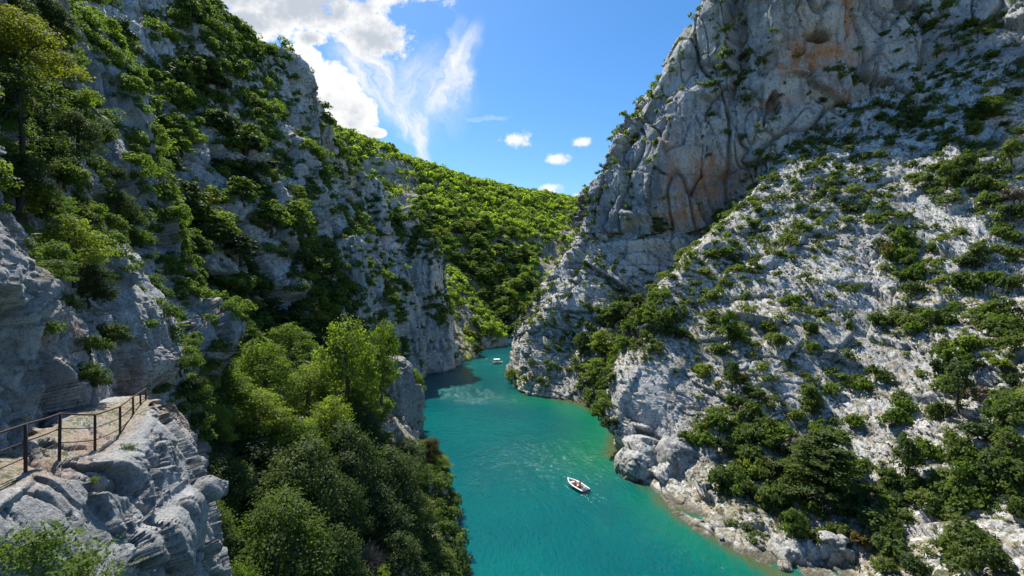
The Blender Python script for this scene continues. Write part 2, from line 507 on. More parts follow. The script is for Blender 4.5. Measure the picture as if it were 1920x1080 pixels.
# --- right bank: boulder-strewn slope, gully and the headland beyond it
right_cols = [
 [W(38,22,0), W(48,24,8), W(64,28,22), W(95,35,50), W(130,50,80), W(150,56,92)],
 [W(34,40,0), P(1900,1010,47), P(2000,700,58), P(2050,420,80), P(2100,170,105), P(2110,90,118)],
 [P(1470,1082,52), P(1640,980,57), P(1780,740,68), P(1850,460,88), P(1860,195,116), P(1880,100,130)],
 [P(1290,978,64.3), P(1480,900,67), P(1600,710,80), P(1680,440,102), P(1700,235,128), P(1720,150,140)],
 [P(1240,935,71.3), P(1370,820,76), P(1450,660,88), P(1510,440,112), P(1560,275,133), P(1590,200,146)],
 [P(1195,905,77), P(1262,800,83), P(1320,640,95), P(1370,470,118), P(1450,320,138), P(1480,260,150)],
 [P(1165,880,82.5), P(1172,790,88), P(1222,640,97), P(1290,490,116), P(1370,400,140), P(1410,340,152)],
 [P(1162,850,91), P(1152,740,96), P(1188,640,103), P(1268,500,120), P(1330,430,146), P(1360,380,156)],
 [P(1172,800,108.3), P(1185,720,111), W(33,112,21), W(46,126,37), W(66,148,52), W(72,156,64)],
 [P(1150,785,115), W(31,119,5), W(39,124,13), W(52,136,29), W(68,153,48), W(73,160,62)],
 [P(1090,757,130), P(1100,690,138), P(1150,600,146), P(1230,545,152), P(1285,440,156), P(1290,390,160)],
 [P(1040,747,136), P(1060,660,146), P(1090,570,153), P(1150,520,157), P(1220,425,160), P(1225,380,165)],
 [P(985,740,141), P(1000,650,150), P(1035,570,158), P(1095,490,165), P(1150,410,170), P(1155,370,175)],
 [P(960,712,163.6), P(968,640,166), P(1000,575,168), P(1060,480,173), P(1108,400,176), P(1125,360,180)],
 [P(964,690,188), W(5,195,13), W(15,198,26), W(30,200,45), W(40,200,62), W(46,200,72)],
 [W(20,225,0), W(25,225,13), W(33,225,26), W(45,225,45), W(55,225,62), W(60,222,70)],
]
_slope_rock = rock_disp(16, 1.6, 3.2, 0.15, 8.5, 1.5, 1.8, 0.42, 0.6, 0.12, 0.7, 0.7, 0.5, 6.0, 0.9, 4.5)
def slope_disp(p, n):
    h, c = _slope_rock(p, n)
    q = (p - np.array(P(1222, 742, 94))) / np.array([9.0, 11.0, 9.5])
    m = np.exp(-(q * q).sum(1) ** 1.5)               # the smooth overhanging buttress
    return h * (1 - 0.8 * m) + 2.6 * m, c * (1 - 0.7 * m)
right_slope = sheet('right_slope_terrain', right_cols, M_ROCK_SLOPE, STEP,
    slope_disp, False, 0.5,
    slope_soil(0.35, 0.8, 0.5, 0.22),
    blob_stain([(1120, 480, 172, 3, 8, 0.5), (1235, 655, 100, 2, 2, 0.0), (1160, 560, 152, 3, 3, 0.6)]),
    bumps=[(1222, 842, 86, 8, 1.1, -2.8), (1215, 500, 156, 14, 6, -3.0), (1160, 520, 156, 4, 6, 2.0), (1210, 452, 159, 14, 2.2, 2.2), (1030, 600, 155, 4, 12, 2.0), (1075, 640, 148, 3, 14, -2.0), (990, 650, 155, 4, 14, 1.6), (1120, 610, 150, 3, 8, 1.6)])

cliff_cols = [
 [P(2110,215,103), P(2100,0,112), P(2100,-150,125), P(2100,-260,150), W(260,210,190)],
 [P(1910,225,112), P(1910,60,128), P(1910,-80,140), P(1900,-200,160), W(250,250,200)],
 [P(1700,265,126), P(1720,130,142), P(1730,0,152), P(1720,-140,170), W(220,270,205)],
 [P(1560,305,132), P(1590,170,145), P(1590,50,150), P(1580,-120,160), W(190,270,205)],
 [P(1500,330,136), P(1530,180,146), P(1530,90,148), P(1520,-110,156), W(170,270,200)],
 [P(1440,365,142), P(1430,210,149), P(1430,90,152), P(1440,-100,162), W(150,270,195)],
 [P(1380,400,147), P(1365,250,153), P(1370,100,162), P(1380,-50,172), W(130,275,185)],
 [P(1310,430,151), P(1290,290,155), P(1310,130,166), P(1338,-5,178), W(115,280,180)],
 [P(1240,440,157), P(1225,320,160), P(1245,190,170), P(1295,60,182), W(105,280,170)],
 [P(1160,440,167), P(1160,340,170), P(1188,270,175), P(1218,185,184), W(95,280,150)],
 [P(1106,440,174), P(1108,385,177), P(1120,350,179), P(1155,285,186), W(85,285,130)],
 [W(36,200,54), W(37,203,66), W(40,206,76), W(54,210,87), W(85,290,120)],
 [W(60,240,58), W(62,242,80), W(66,244,95), W(75,248,110), W(95,300,125)],
]
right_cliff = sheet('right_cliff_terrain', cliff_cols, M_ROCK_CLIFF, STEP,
    rock_disp(40, 2.4, 3.4, 0.5, 15.0, 3.6, 4.2, 0.85, 0.8, 0.15, 0.1, 0.3, 2.2, 15.0, 1.8, 11.0), False, 0.4,
    slope_soil(0.5, 0.85, 0.3, 0.2),
    blob_stain([(1500,110,148,6,5,1.0),(1590,30,150,3,9,1.0),(1490,60,150,1.5,8,0.8),(1340,335,152,8,9,0.8),(1250,320,158,3,14,0.8),(1300,400,152,9,4,0.7),(1540,95,147,8,3,0.9),(1625,95,144,4,3,0.8),(1600,180,142,12,4,0.35),(1270,350,156,3,10,0.7),(1500,125,146,9,2.5,1.0),(1455,195,148,8,2,0.35)]),
    bumps=[(1500, 40, 150, 12, 12, 3.2), (1510, 110, 147, 14, 4.0, -2.0), (1352, 328, 151, 2.6, 2.6, -4.5), (1240, 350, 158, 7, 22, 1.8), (1300, 440, 152, 9, 5, -1.0), (1600, 40, 149, 3, 12, -2.5), (1425, 60, 151, 3, 12, -2.5), (1190, 300, 168, 4, 12, 2.0), (1215, 400, 160, 12, 2, 1.5)], base=False)

# --- left bank: near wall above the path
wall_cols = [
 [W(-9,-6,27), W(-11,-6,36), W(-14,-6,45), W(-18,-6,55), W(-25,-4,68), W(-50,0,80)],
 [W(-9.5,5,27.5), W(-11,6,35), W(-14,8,44), W(-19,11,56), W(-28,15,72), W(-55,20,85)],
 [P(-10,890,11), P(-10,650,12), P(-20,420,15), P(-40,150,21), P(-60,-200,32), W(-70,40,80)],
 [P(110,815,15), P(85,640,16.5), P(60,430,20), P(50,180,27), P(30,-120,38), W(-75,50,78)],
 [P(190,760,19), P(190,610,21), P(160,430,25), P(140,200,33), P(90,-60,43), W(-75,60,75)],
 [P(280,750,23), P(290,640,25), P(240,440,30), P(225,230,37), P(130,10,46), W(-75,62,68)],
 [P(330,740,30), P(345,640,32), P(310,480,36), P(272,260,40.5), P(195,95,47), W(-72,64,62)],
 [P(385,720,37), P(420,620,38), P(335,500,41), P(283,330,44), P(250,200,48), W(-70,66,58)],
 [W(-29,44,22), W(-31,45,29), W(-36,48,35), W(-41,50,43), W(-47,54,50), W(-68,68,52)],
 [W(-48,52,22), W(-52,54,28), W(-57,56,35), W(-60,58,42), W(-64,62,50), W(-70,70,50)],
]
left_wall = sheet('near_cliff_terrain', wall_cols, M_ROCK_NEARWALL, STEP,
    rock_disp(8, 0.8, 2.2, 0.12, 3.4, 0.9, 0.8, 0.22, 0.3, 0.04, 0.55, 0.4, 0.5, 2.6, 0.2, 2.2), True, 0.5,
    slope_soil(0.45, 0.8, 0.35, 0.3),
    blob_stain([(235,720,22,1.6,1.0,0.3),(100,630,16.5,1.2,0.8,0.5)]),
    k=0.6, bumps=[(20, 560, 12.5, 2.2, 1.6, 1.3), (90, 640, 15.5, 1.2, 0.8, -0.9), (115, 470, 19.5, 1.0, 1.6, 1.0), (250, 600, 24, 3.2, 2.2, 1.0), (385, 590, 37, 2.4, 3, 1.0), (265,690,23.5,1.6,0.8,0.9)])

# --- left bank: the long wall up to the skyline
mid_cols = [
 [W(-60,40,24), W(-66,42,45), W(-75,46,65), W(-88,52,85), W(-98,60,100), W(-150,70,115)],
 [P(330,720,58), P(330,520,64), P(290,330,72), P(240,160,82), P(150,-60,98), W(-150,110,120)],
 [P(430,700,66), P(420,500,74), P(390,330,84), P(350,170,95), P(290,-40,112), W(-150,130,125)],
 [P(520,680,78), P(510,480,88), P(480,320,99), P(440,190,112), P(385,25,128), W(-150,145,122)],
 [P(600,670,92), P(590,480,103), P(560,320,115), P(520,200,128), P(470,85,142), W(-145,160,118)],
 [P(655,670,110), P(635,500,122), P(600,350,134), P(570,220,144), P(548,115,150), W(-135,170,112)],
 [P(700,680,125), P(680,520,138), P(640,390,148), P(612,300,155), P(600,255,158), W(-130,180,98)],
 [P(750,695,145), P(735,560,158), P(700,460,166), P(660,370,172), P(640,310,176), W(-125,195,90)],
 [P(800,706,170), P(790,590,177), P(760,500,183), P(720,410,188), P(700,345,192), W(-120,205,84)],
 [P(848,692,185), P(834,600,188), P(815,500,192), P(790,435,196), P(755,400,205), W(-110,220,72)],
 [W(-28,212,0), W(-31,212,20), W(-37,212,40), W(-45,212,54), W(-58,216,62), W(-105,235,66)],
 [W(-55,240,0), W(-57,240,18), W(-60,238,35), W(-66,236,48), W(-75,236,58), W(-110,250,62)],
]
mid_wall = sheet('left_cliff_terrain', mid_cols, M_ROCK_RIB_LIT, STEP,
    rock_disp(24, 2.6, 3.4, 1.2, 9.0, 2.6, 2.4, 0.6, 0.7, 0.15, 0.1, 0.25, 1.8, 9.0, 0.6, 6.0), True, 0.7,
    slope_soil(0.4, 0.8, 0.4, 0.3),
    blob_stain([(340,20,95,3,6,0.3),(640,560,118,3,6,0.2)]),
    bumps=[(250,40,86,9,9,4.0),(575,190,143,4,14,3.6),(545,330,118,3,14,3.4),(660,500,126,5,13,4.2),(690,365,180,4,6,4.5),(792,490,192,3.4,7,5.5),(745,560,162,3.5,10,4.0),(620,330,140,4,12,-3.6),(700,520,142,3,10,-3.0),(770,560,172,3,12,-3.4),(815,610,182,3,8,3.0),(500,400,98,3,10,2.5),(470,300,96,3,9,2.2),(600,420,126,3,12,-2.5),(430,430,84,3,9,2.0)])

def fin(px, ytop, ybot, d, half, deep, lean=0.0, seed=0):
    top, bot = np.array(P(px, ytop, d)), np.array(P(px, ybot, d)); cols = []
    rng = np.random.default_rng(900 + seed); hs = half / F * d
    for i in range(13):
        a = 2 * math.pi * (i % 12) / 12; k = 1 + 0.18 * math.sin(3 * a + seed) + 0.1 * math.sin(5 * a + 2 * seed)
        ex, ey = math.cos(a), math.sin(a); q = lambda t, z, s: (bot[0] + (top[0] - bot[0]) * t + ex * hs * k * s - lean * t, d + ey * deep * k * s + 2.0 * t, z)
        z0, z1 = bot[2], top[2]; H = z1 - z0
        cols.append([q(-0.25, z0 - 0.25 * H, 1.25), q(0, z0, 1.12), q(0.35, z0 + 0.35 * H, 1.0), q(0.7, z0 + 0.72 * H, 0.84), q(0.92, z0 + 0.93 * H, 0.6), q(1, z1, 0.02)])
    return sheet('rock_fin_terrain', cols, M_ROCK_RIB_LIT, 2.4, rock_disp(14, 1.0, 3.0, 0.5, 6.0, 1.3, 2.2, 0.45, 0.7, 0.12, 0.1, 0.3, 0.9, 7.0, 0.6, 5.0), True, 0.2, slope_soil(0.45, 0.85, 0.4, 0.3), base=False)
FINS = [fin(*a, seed=i) for i, a in enumerate([(795, 438, 600, 190, 36, 6.5), (742, 492, 660, 160, 30, 5.5), (690, 332, 420, 178, 30, 6.0), (655, 440, 640, 124, 36, 5.5), (560, 300, 520, 115, 20, 4.5), (822, 585, 690, 186, 24, 6.0), (548, 190, 300, 139, 30, 5.0)])]

# --- left bank: wooded slope below the path
slope_cols = [
 [W(4,2,0), W(-3,6,8), W(-9,10,15), W(-16,12,22), W(-22,12,27)],
 [W(-2.5,30,0), W(-8,31,6), W(-17,33,14), W(-27,36,23), W(-34,38,27)],
 [W(-5.5,52,0), W(-9.5,53,5), W(-21,54,14), W(-37,56,24), W(-46,57,29)],
 [W(-9,70,0), W(-12.5,71,5), W(-23,72,14), W(-39,74,24), W(-48,75,28)],
 [W(-16,86,0), W(-19,87,3.5), W(-28,90,12), W(-41,94,22), W(-48,96,26)],
 [W(-20,97,0), W(-21,98,3.5), W(-30,104,12), W(-41,108,20), W(-48,110,24)],
 [W(-26,120,0), W(-29,122,5), W(-35,125,12), W(-42,128,18), W(-48,130,22)],
 [W(-32,150,0), W(-36,152,5), W(-40,154,9), W(-45,156,14), W(-50,158,18)],
]
low_slope = sheet('left_slope_terrain', slope_cols, M_ROCK_SLOPE, 4.5,
    rock_disp(10, 0.7, 3.0, 0.3, 5.0, 0.6, 1.6, 0.25, 0.6, 0.08), True, 0.9,
    slope_soil(0.2, 0.7, 0.8, 0.2))

# --- the ledge with the path and the rock below it
ledge_cols = [
 [W(-9.5,-6,28.7), W(-2,-6,30.4), W(0.6,-5,28), W(3,-4.5,14), W(6,-4,2)],
 [W(-11,4,28.9), W(-9.0,4,29.1), W(-7.4,4.4,26), W(-5,5,18), W(-2,6,4)],
 [P(-30,880,11), P(0,905,9), P(60,1080,8.2), W(-7,9,20), W(-4,10,5)],
 [P(100,810,15), P(115,868,11.1), P(180,1000,10.5), P(260,1300,10), W(-6,13,6)],
 [P(180,760,18.5), P(190,848,12.8), P(260,950,12.5), P(350,1180,12), W(-7,15,7)],
 [P(255,750,21.5), P(240,820,14.2), P(318,900,14.3), P(398,1080,14.2), W(-8.5,16.5,8)],
 [P(285,768,22.5), P(285,777,16), P(360,870,16), P(404,1060,15), W(-8.5,19,9)],
 [P(290,770,24.5), P(302,788,18.3), P(350,880,18.3), P(392,1050,18), W(-10.8,20,9)],
 [P(325,800,26), P(352,814,25), P(360,850,25), P(378,950,25), W(-15,27,11)],
 [W(-25,31,24.8), W(-23,31,24.3), W(-22,31.5,22.5), W(-21.5,32,20), W(-18,33,13)],
]
def seg_dist(px, py, poly):
    d = np.full(px.shape, 1e9)
    for (x0, y0), (x1, y1) in zip(poly[:-1], poly[1:]):
        vx, vy = x1 - x0, y1 - y0
        t = np.clip(((px - x0) * vx + (py - y0) * vy) / (vx * vx + vy * vy + 1e-9), 0, 1)
        d = np.minimum(d, np.hypot(px - x0 - t * vx, py - y0 - t * vy))
    return d
PATHLINE = [((a[1][0] * 0.62 + a[0][0] * 0.38), (a[1][1] * 0.62 + a[0][1] * 0.38)) for a in ledge_cols]
def ledge_disp(p, n):
    h, c = rock_disp(5, 0.24, 1.3, 0.04, 1.6, 0.4, 0.45, 0.12, 0.16, 0.022, 0.6, 0.8, 0.34, 1.5, 0.0, 1.1)(p, n)
    flat = sstep(0.72, 0.95, n[:, 2])
    return h * (1 - 0.86 * flat), c * (1 - 0.9 * flat)
ledge = sheet('near_ledge_terrain', ledge_cols, M_ROCK_NEAR, STEP, ledge_disp, True, 0.1,
    lambda v, n, cov: sstep(0.8, 0.95, n[:, 2]) * 0.66 * sstep(1.5, 0.7, seg_dist(v[:, 0], v[:, 1], PATHLINE)), lambda v: 0.3 * sstep(1.4, 0.6, seg_dist(v[:, 0], v[:, 1], PATHLINE)), k=0.6)

# --- far bends of the river
point_cols = [
 [W(-28,198,0), W(-31,200,6), W(-36,203,12), W(-50,206,24)],
 [P(870,677,205.5), W(-25,208,5), W(-33,212,13), W(-52,218,28)],
 [P(897,670,216.5), W(-20,219,4), W(-30,226,13), W(-50,232,28)],
 [W(-20,232,0), W(-24,234,6), W(-32,238,16), W(-52,246,32)],
 [W(-30,246,0), W(-33,248,9), W(-38,252,20), W(-56,260,36)],
 [P(890,655,244.8), W(-22,250,9), W(-30,258,20), W(-50,272,40)],
 [P(948,648,260.6), W(-7,264,7), W(-17,274,16), W(-42,290,42)],
 [W(-3,275,0), W(-7,280,6), W(-17,290,16), W(-40,305,44)],
 [W(-14,300,0), W(-18,304,8), W(-26,312,18), W(-45,325,48)],
]
points = sheet('far_bank_terrain', point_cols, M_ROCK_FAR, STEP,
    rock_disp(14, 1.0, 4.0, 0.8, 6.0, 0.8, 2.2, 0.4, 0.8, 0.1), True, 0.85, slope_soil(0.3, 0.75, 0.5, 0.4))

hill_cols = [
 [W(-45,262,6), W(-75,280,40), W(-110,320,85), W(-150,380,135), W(-175,430,180), W(-230,500,215)],
 [W(-30,290,4), P(800,540,310), P(745,420,350), P(708,345,400), P(690,266,450), P(560,240,560)],
 [W(-15,308,0), P(860,540,325), P(835,430,370), P(815,365,430), P(790,311,490), P(700,300,600)],
 [P(945,633,305), P(920,550,335), P(915,450,390), P(905,385,460), P(890,341,530), P(840,345,640)],
 [W(10,312,0), P(980,550,345), P(990,465,405), P(995,405,480), P(990,363,560), P(980,370,680)],
 [W(45,315,0), P(1060,550,350), P(1070,475,410), P(1080,420,490), P(1080,375,580), P(1090,385,700)],
 [W(110,320,0), W(125,352,30), W(150,420,70), W(180,500,110), W(200,590,140), W(220,720,165)],
 [W(220,340,0), W(230,370,30), W(250,430,70), W(280,510,105), W(300,600,133), W(320,720,150)],
]
hill = sheet('far_hill', hill_cols, M_ROCK_FAR, STEP,
    rock_disp(60, 6.0, 14.0, 1.2, 16.0, 1.6, 5.0, 0.6, 1.6, 0.2), True, 0.95, slope_soil(0.2, 0.7, 0.7, 0.3),
    None, bumps=[(710, 300, 418, 14, 6, 7), (765, 372, 392, 16, 6, 7), (1030, 470, 405, 20, 9, -7), (1030, 440, 420, 20, 6, 5), (1000,560,345,10,5,3)])

# --- the land under and behind it all, out to the horizon
def ground_mesh():
    xs = np.concatenate([np.linspace(-4000, -400, 19), np.linspace(-380, 380, 77), np.linspace(400, 4000, 19)])
    ys = np.concatenate([np.linspace(-800, -60, 12), np.linspace(-50, 760, 82), np.linspace(800, 6000, 27)])
    X, Y = np.meshgrid(xs, ys, indexing='ij')
    cx = np.interp(Y, [-800, 0, 50, 100, 160, 210, 260, 310, 6000], [20, 20, 14, 2, -13, -9, 6, 30, 30])
    dist = np.abs(X - cx)
    z = -7 + np.clip(dist - 75, 0, 400) * 0.42
    back = np.clip(Y - 420, 0, 600) * 0.16
    z = np.maximum(z, -7 + back)
    z = np.where((Y > 300) & (X > cx) & (Y < 360) & (X < 700), -7, z)
    z = np.minimum(z, 78)
    p = np.stack([X, Y, z], -1).reshape(-1, 3)
    p[:, 2] += 6 * fbm(p / 120.0, 3) * (p[:, 2] > -4)
    idx = np.arange(X.size).reshape(X.shape)
    f = np.stack([idx[:-1, :-1].ravel(), idx[1:, :-1].ravel(), idx[1:, 1:].ravel(), idx[:-1, 1:].ravel()], 1)
    return mesh_np('ground', p, f)
ground = link_obj('ground', ground_mesh(), simple_mat('plateau_ground', (0.09, 0.1, 0.045), 0.95, 0, 0.35, 0.05))
tag(ground, kind='structure')
# ------------------------------------------------------------------ water
RSHORE = [c[0][:2] for c in right_cols]
def water_mesh():
    xs = np.arange(-80, 130, 1.25); ys = np.arange(-40, 420, 1.6)
    X, Y = np.meshgrid(xs, ys, indexing='ij')
    d_all = seg_dist(X, Y, RSHORE)
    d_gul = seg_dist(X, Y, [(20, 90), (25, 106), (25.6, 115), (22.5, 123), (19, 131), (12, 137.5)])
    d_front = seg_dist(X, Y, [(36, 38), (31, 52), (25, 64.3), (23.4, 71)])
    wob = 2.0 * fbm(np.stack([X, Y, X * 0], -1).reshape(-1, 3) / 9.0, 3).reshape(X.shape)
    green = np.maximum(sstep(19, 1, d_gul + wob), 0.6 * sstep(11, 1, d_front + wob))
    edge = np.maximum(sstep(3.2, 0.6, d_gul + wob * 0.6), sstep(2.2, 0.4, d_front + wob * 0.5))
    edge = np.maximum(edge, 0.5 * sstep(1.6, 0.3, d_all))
    q = np.stack([X, Y], -1)
    def g(cx, cy, rx, ry, a):
        ca, sa = math.cos(a), math.sin(a)
        u = (X - cx) * ca + (Y - cy) * sa; v = -(X - cx) * sa + (Y - cy) * ca
        return np.exp(-(u / rx) ** 2 - (v / ry) ** 2)
    wind = np.maximum(g(-14, 143, 17, 10, -0.75), 0.45 * g(8, 90, 16, 16, -0.9))
    wind = np.maximum(wind, 0.5 * g(-8, 215, 14, 22, -1.2))
    idx = np.arange(X.size).reshape(X.shape)
    f = np.stack([idx[:-1, :-1].ravel(), idx[1:, :-1].ravel(), idx[1:, 1:].ravel(), idx[:-1, 1:].ravel()], 1)
    v = np.stack([X, Y, np.zeros_like(X)], -1).reshape(-1, 3)
    return mesh_np('river', v, f, True, {'depth': ('POINT', np.stack([green.ravel(), edge.ravel(), wind.ravel()], 1))})

def water_mat():
    m, nt = new_mat('river_water'); n = N(nt)
    out = n.add('ShaderNodeOutputMaterial')
    b = n.add('ShaderNodeBsdfPrincipled', ins={'Roughness': 0.06, 'IOR': 1.333})
    tc = n.add('ShaderNodeTexCoord').outputs['Object']
    at = n.add('ShaderNodeAttribute', attribute_name='depth')
    sep = n.add('ShaderNodeSeparateColor'); n.link(at.outputs['Color'], sep.inputs[0])
    big = n.noise(tc, 0.035, 3)
    c = n.mix(n.maprange(big, 0.35, 0.65), (0.0, 0.078, 0.084), (0.0, 0.108, 0.1))
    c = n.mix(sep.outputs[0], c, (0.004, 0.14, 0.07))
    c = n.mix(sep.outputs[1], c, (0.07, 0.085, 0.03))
    n.link(c, b.inputs['Base Color'])
    cat = n.maprange(n.noise(n.scaled(tc, 0.5, 0.16, 1, (0, 0, 0.9)), 1.0, 6, 0.7), 0.42, 0.62, 0, 1)      # cat's-paws: patches roughened by the wind
    n.link(n.math('ADD', 0.06, n.math('MULTIPLY', n.math('MULTIPLY', cat, sep.outputs[2]), 0.5)), b.inputs['Roughness'])
    rot = n.scaled(tc, 1.0, 0.42, 1.0, (0, 0, 0.55))
    w1 = n.noise(rot, 1.9, 4, 0.6, 0.3)
    w2 = n.noise(n.scaled(tc, 1, 0.6, 1, (0, 0, -0.4)), 0.42, 3, 0.55, 0.2)
    w3 = n.noise(n.scaled(tc, 1, 0.35, 1, (0, 0, 0.9)), 5.0, 2, 0.5)
    amp = n.math('ADD', 1.1, n.math('MULTIPLY', sep.outputs[2], 3.5))
    h = n.math('ADD', n.math('MULTIPLY', w1, 0.16), n.math('MULTIPLY', w2, 0.3))
    h = n.math('ADD', h, n.math('MULTIPLY', w3, 0.075))
    h = n.math('MULTIPLY', h, amp)
    bp = n.add('ShaderNodeBump', ins={'Strength': 1.0, 'Distance': 1.0}); n.link(h, bp.inputs['Height'])
    n.link(bp.outputs[0], b.inputs['Normal'])
    n.link(b.outputs[0], out.inputs[0])
    return m
river = link_obj('river_water', water_mesh(), water_mat()); tag(river, kind='structure')

#@@PLANTS
# ------------------------------------------------------------------ vegetation
def leaves(c, nrm, s, wr=0.55, rng=RNG):
    """rhombic leaves: centres c, facing nrm, half length s -> verts, quads"""
    n = len(c)
    nrm = nrm / (np.linalg.norm(nrm, axis=1, keepdims=True) + 1e-9)
    t = rng.normal(size=(n, 3)); t -= nrm * (t * nrm).sum(1, keepdims=True); t /= np.linalg.norm(t, axis=1, keepdims=True) + 1e-9
    b = np.cross(nrm, t)
    s = np.asarray(s).reshape(-1, 1) * np.ones((n, 1))
    w = s * wr
    v = np.stack([c + t * s, c + b * w + nrm * w * 0.25, c - t * s, c - b * w + nrm * w * 0.25], 1).reshape(-1, 3)
    f = np.arange(4 * n).reshape(n, 4)
    return v, f

def rdir(n, rng, lo=-1.0):
    z = rng.uniform(lo, 1, n); a = rng.uniform(0, 2 * np.pi, n); r = np.sqrt(1 - z * z)
    return np.stack([r * np.cos(a), r * np.sin(a), z], 1)

def crown(rng, lobes, n_leaf, n_clu, s, sig, flat=0.7, lo=-0.5, up=0.45, jit=0.55, inner=0.6, squash=1.0):
    L = np.array(lobes)
    w = L[:, 3] ** 2; li = rng.choice(len(L), n_clu, p=w / w.sum())
    d = rdir(n_clu, rng, lo)
    cc = L[li, :3] + d * L[li, 3:4] * rng.uniform(inner, 1.0, (n_clu, 1)) * np.array([1, 1, squash])
    k = rng.integers(0, n_clu, n_leaf)
    p = cc[k] + rng.normal(size=(n_leaf, 3)) * sig * np.array([1, 1, flat])
    nr = d[k] * 0.8 + np.array([0, 0, up]) + rng.normal(size=(n_leaf, 3)) * jit
    p[:, 2] = np.maximum(p[:, 2], 0.02)
    v, f = leaves(p, nr, s * rng.uniform(0.65, 1.25, n_leaf), 0.55, rng)
    clu = rng.random(n_clu)
    tint = np.stack([np.full(n_leaf, 0.5), 0.5 * clu[k] + 0.5 * rng.random(n_leaf), np.zeros(n_leaf)], 1)
    return mesh_np('foliage', v, f, False, {'tint': ('FACE', tint)}), cc

def stems_mesh(rng, targets, h0, r0, n_main=1, spread=0.2, bend=0.12):
    """a tapered trunk with limbs that reach for the given points"""
    mb = MB()
    top = np.array([rng.normal(0, bend), rng.normal(0, bend), h0])
    pts = [np.zeros(3) - (0, 0, 0.15)]
    for i in range(1, 6):
        t = i / 5
        pts.append(top * t + np.array([rng.normal(0, bend * 0.4), rng.normal(0, bend * 0.4), 0]) * math.sin(math.pi * t))
    rad = [r0 * (1.25 - 0.6 * i / 5) for i in range(6)]
    mb.tube(pts, rad, 7)
    for q in targets:
        j = rng.integers(3, 6); a = np.array(pts[j]); q = np.array(q)
        m = a + (q - a) * 0.5 + rng.normal(0, 0.06, 3) + np.array([0, 0, 0.06])
        rr = rad[j] * 0.55
        mb.tube([a, a + (m - a) * 0.5 + rng.normal(0, 0.03, 3), m, q], [rr, rr * 0.8, rr * 0.6, rr * 0.25], 5)
        for _ in range(2):
            e = m + rng.normal(0, 0.22, 3); mb.tube([m, (m + e) / 2 + rng.normal(0, 0.03, 3), e], [rr * 0.4, rr * 0.3, rr * 0.12], 4)
    me = bpy.data.meshes.new('trunk')
    me.from_pydata([tuple(q) for q in np.concatenate(mb.v)], [], mb.f); me.validate(); me.update()
    me.polygons.foreach_set('use_smooth', np.ones(len(me.polygons), bool))
    return me

def mk_shrub(seed, n_leaf=900, s=0.105):
    rng = np.random.default_rng(seed)
    k = rng.integers(5, 9)
    lobes = [(0, 0, 0.5, 0.5)]
    for i in range(k):
        a = 2 * np.pi * (i + rng.random() * 0.8) / k; r = rng.uniform(0.3, 0.68)
        lobes.append((r * np.cos(a), r * np.sin(a), rng.uniform(0.22, 0.72), rng.uniform(0.24, 0.42)))
    fo, cc = crown(rng, lobes, n_leaf, 70, s, 0.085, 0.75, -0.35)
    st = stems_mesh(rng, [l[:3] for l in lobes[1:]], 0.35, 0.045)
    return fo, st, 1.15

def mk_tree(seed, n_leaf=1500, s=0.085, hh=2.3, n_clu=130, sig=0.09, flat=0.55, base=0.75, trunk=0.07, nl=11):
    rng = np.random.default_rng(seed)
    lobes = [(rng.normal(0, .1), rng.normal(0, .1), hh - 0.42, 0.42)]
    for i in range(nl):
        a = 2.4 * i + rng.random() * 0.8; t = (i + 0.5) / nl
        z = base + (hh - 0.5 - base) * t
        r = (0.72 - 0.42 * t ** 1.6) * rng.uniform(0.7, 1.1)
        lobes.append((r * np.cos(a), r * np.sin(a), z, rng.uniform(0.24, 0.42)))
    fo, cc = crown(rng, lobes, n_leaf, n_clu, s, sig, flat, -0.5, 0.5, 0.5, 0.55, 0.8)
    st = stems_mesh(rng, [l[:3] for l in lobes], hh * 0.72, trunk, bend=0.1)
    return fo, st, hh

def mk_pine(seed, n_leaf=6000, s=0.05, hh=2.7):
    rng = np.random.default_rng(seed)
    lobes, tg = [], []
    for i in range(54):
        t = i / 53; z = 0.35 + (hh - 0.45) * t; a = 2.4 * i + rng.random()
        r = (1 - t) ** 0.6 * rng.uniform(0.55, 1.05) + 0.06
        for q in (0.5, 0.8, 1.0):
            lobes.append((r * q * np.cos(a + rng.normal(0, .12)), r * q * np.sin(a + rng.normal(0, .12)), z + 0.12 * q, 0.17 + 0.1 * (1 - t)))
        tg.append((r * np.cos(a), r * np.sin(a), z + 0.1))
    fo, cc = crown(rng, lobes, n_leaf, 520, s, 0.075, 0.4, -0.3, 0.7, 0.5, 0.4, 0.5)
    mb = MB().tube([(0, 0, -0.2), (0.02, 0.01, hh * 0.5), (0, 0, hh * 0.97)], [0.075, 0.05, 0.012], 8)
    for q in tg:
        z = q[2] - 0.12; mb.tube([(0, 0, z), (q[0] * .5, q[1] * .5, z + 0.02), q], [0.018, 0.013, 0.005], 5)
    me = bpy.data.meshes.new('trunk'); me.from_pydata([tuple(q) for q in np.concatenate(mb.v)], [], mb.f); me.validate(); me.update()
    return fo, me, hh

def mk_brush(seed, n=420):
    """bare grey brushwood: only twigs"""
    rng = np.random.default_rng(seed); mb = MB()
    for i in range(n):
        d = rdir(1, rng, 0.0)[0]; a = d * rng.uniform(0.2, 0.6); e = d * rng.uniform(0.75, 1.1) + rng.normal(0, 0.12, 3)
        m = (a + e) / 2 + rng.normal(0, 0.07, 3); mb.tube([a, m, e], [0.012, 0.008, 0.003], 4)
    me = bpy.data.meshes.new('twigs'); me.from_pydata([tuple(q) for q in np.concatenate(mb.v)], [], mb.f); me.validate(); me.update()
    c = np.ones((len(me.polygons), 4), np.float32) * 0.5
    at = me.attributes.new('tint', 'FLOAT_COLOR', 'FACE'); at.data.foreach_set('color', c.ravel())
    rng2 = np.random.default_rng(seed + 1)
    st = stems_mesh(rng2, rdir(8, rng2, 0.1) * 0.6, 0.3, 0.035)
    return me, st, 1.0

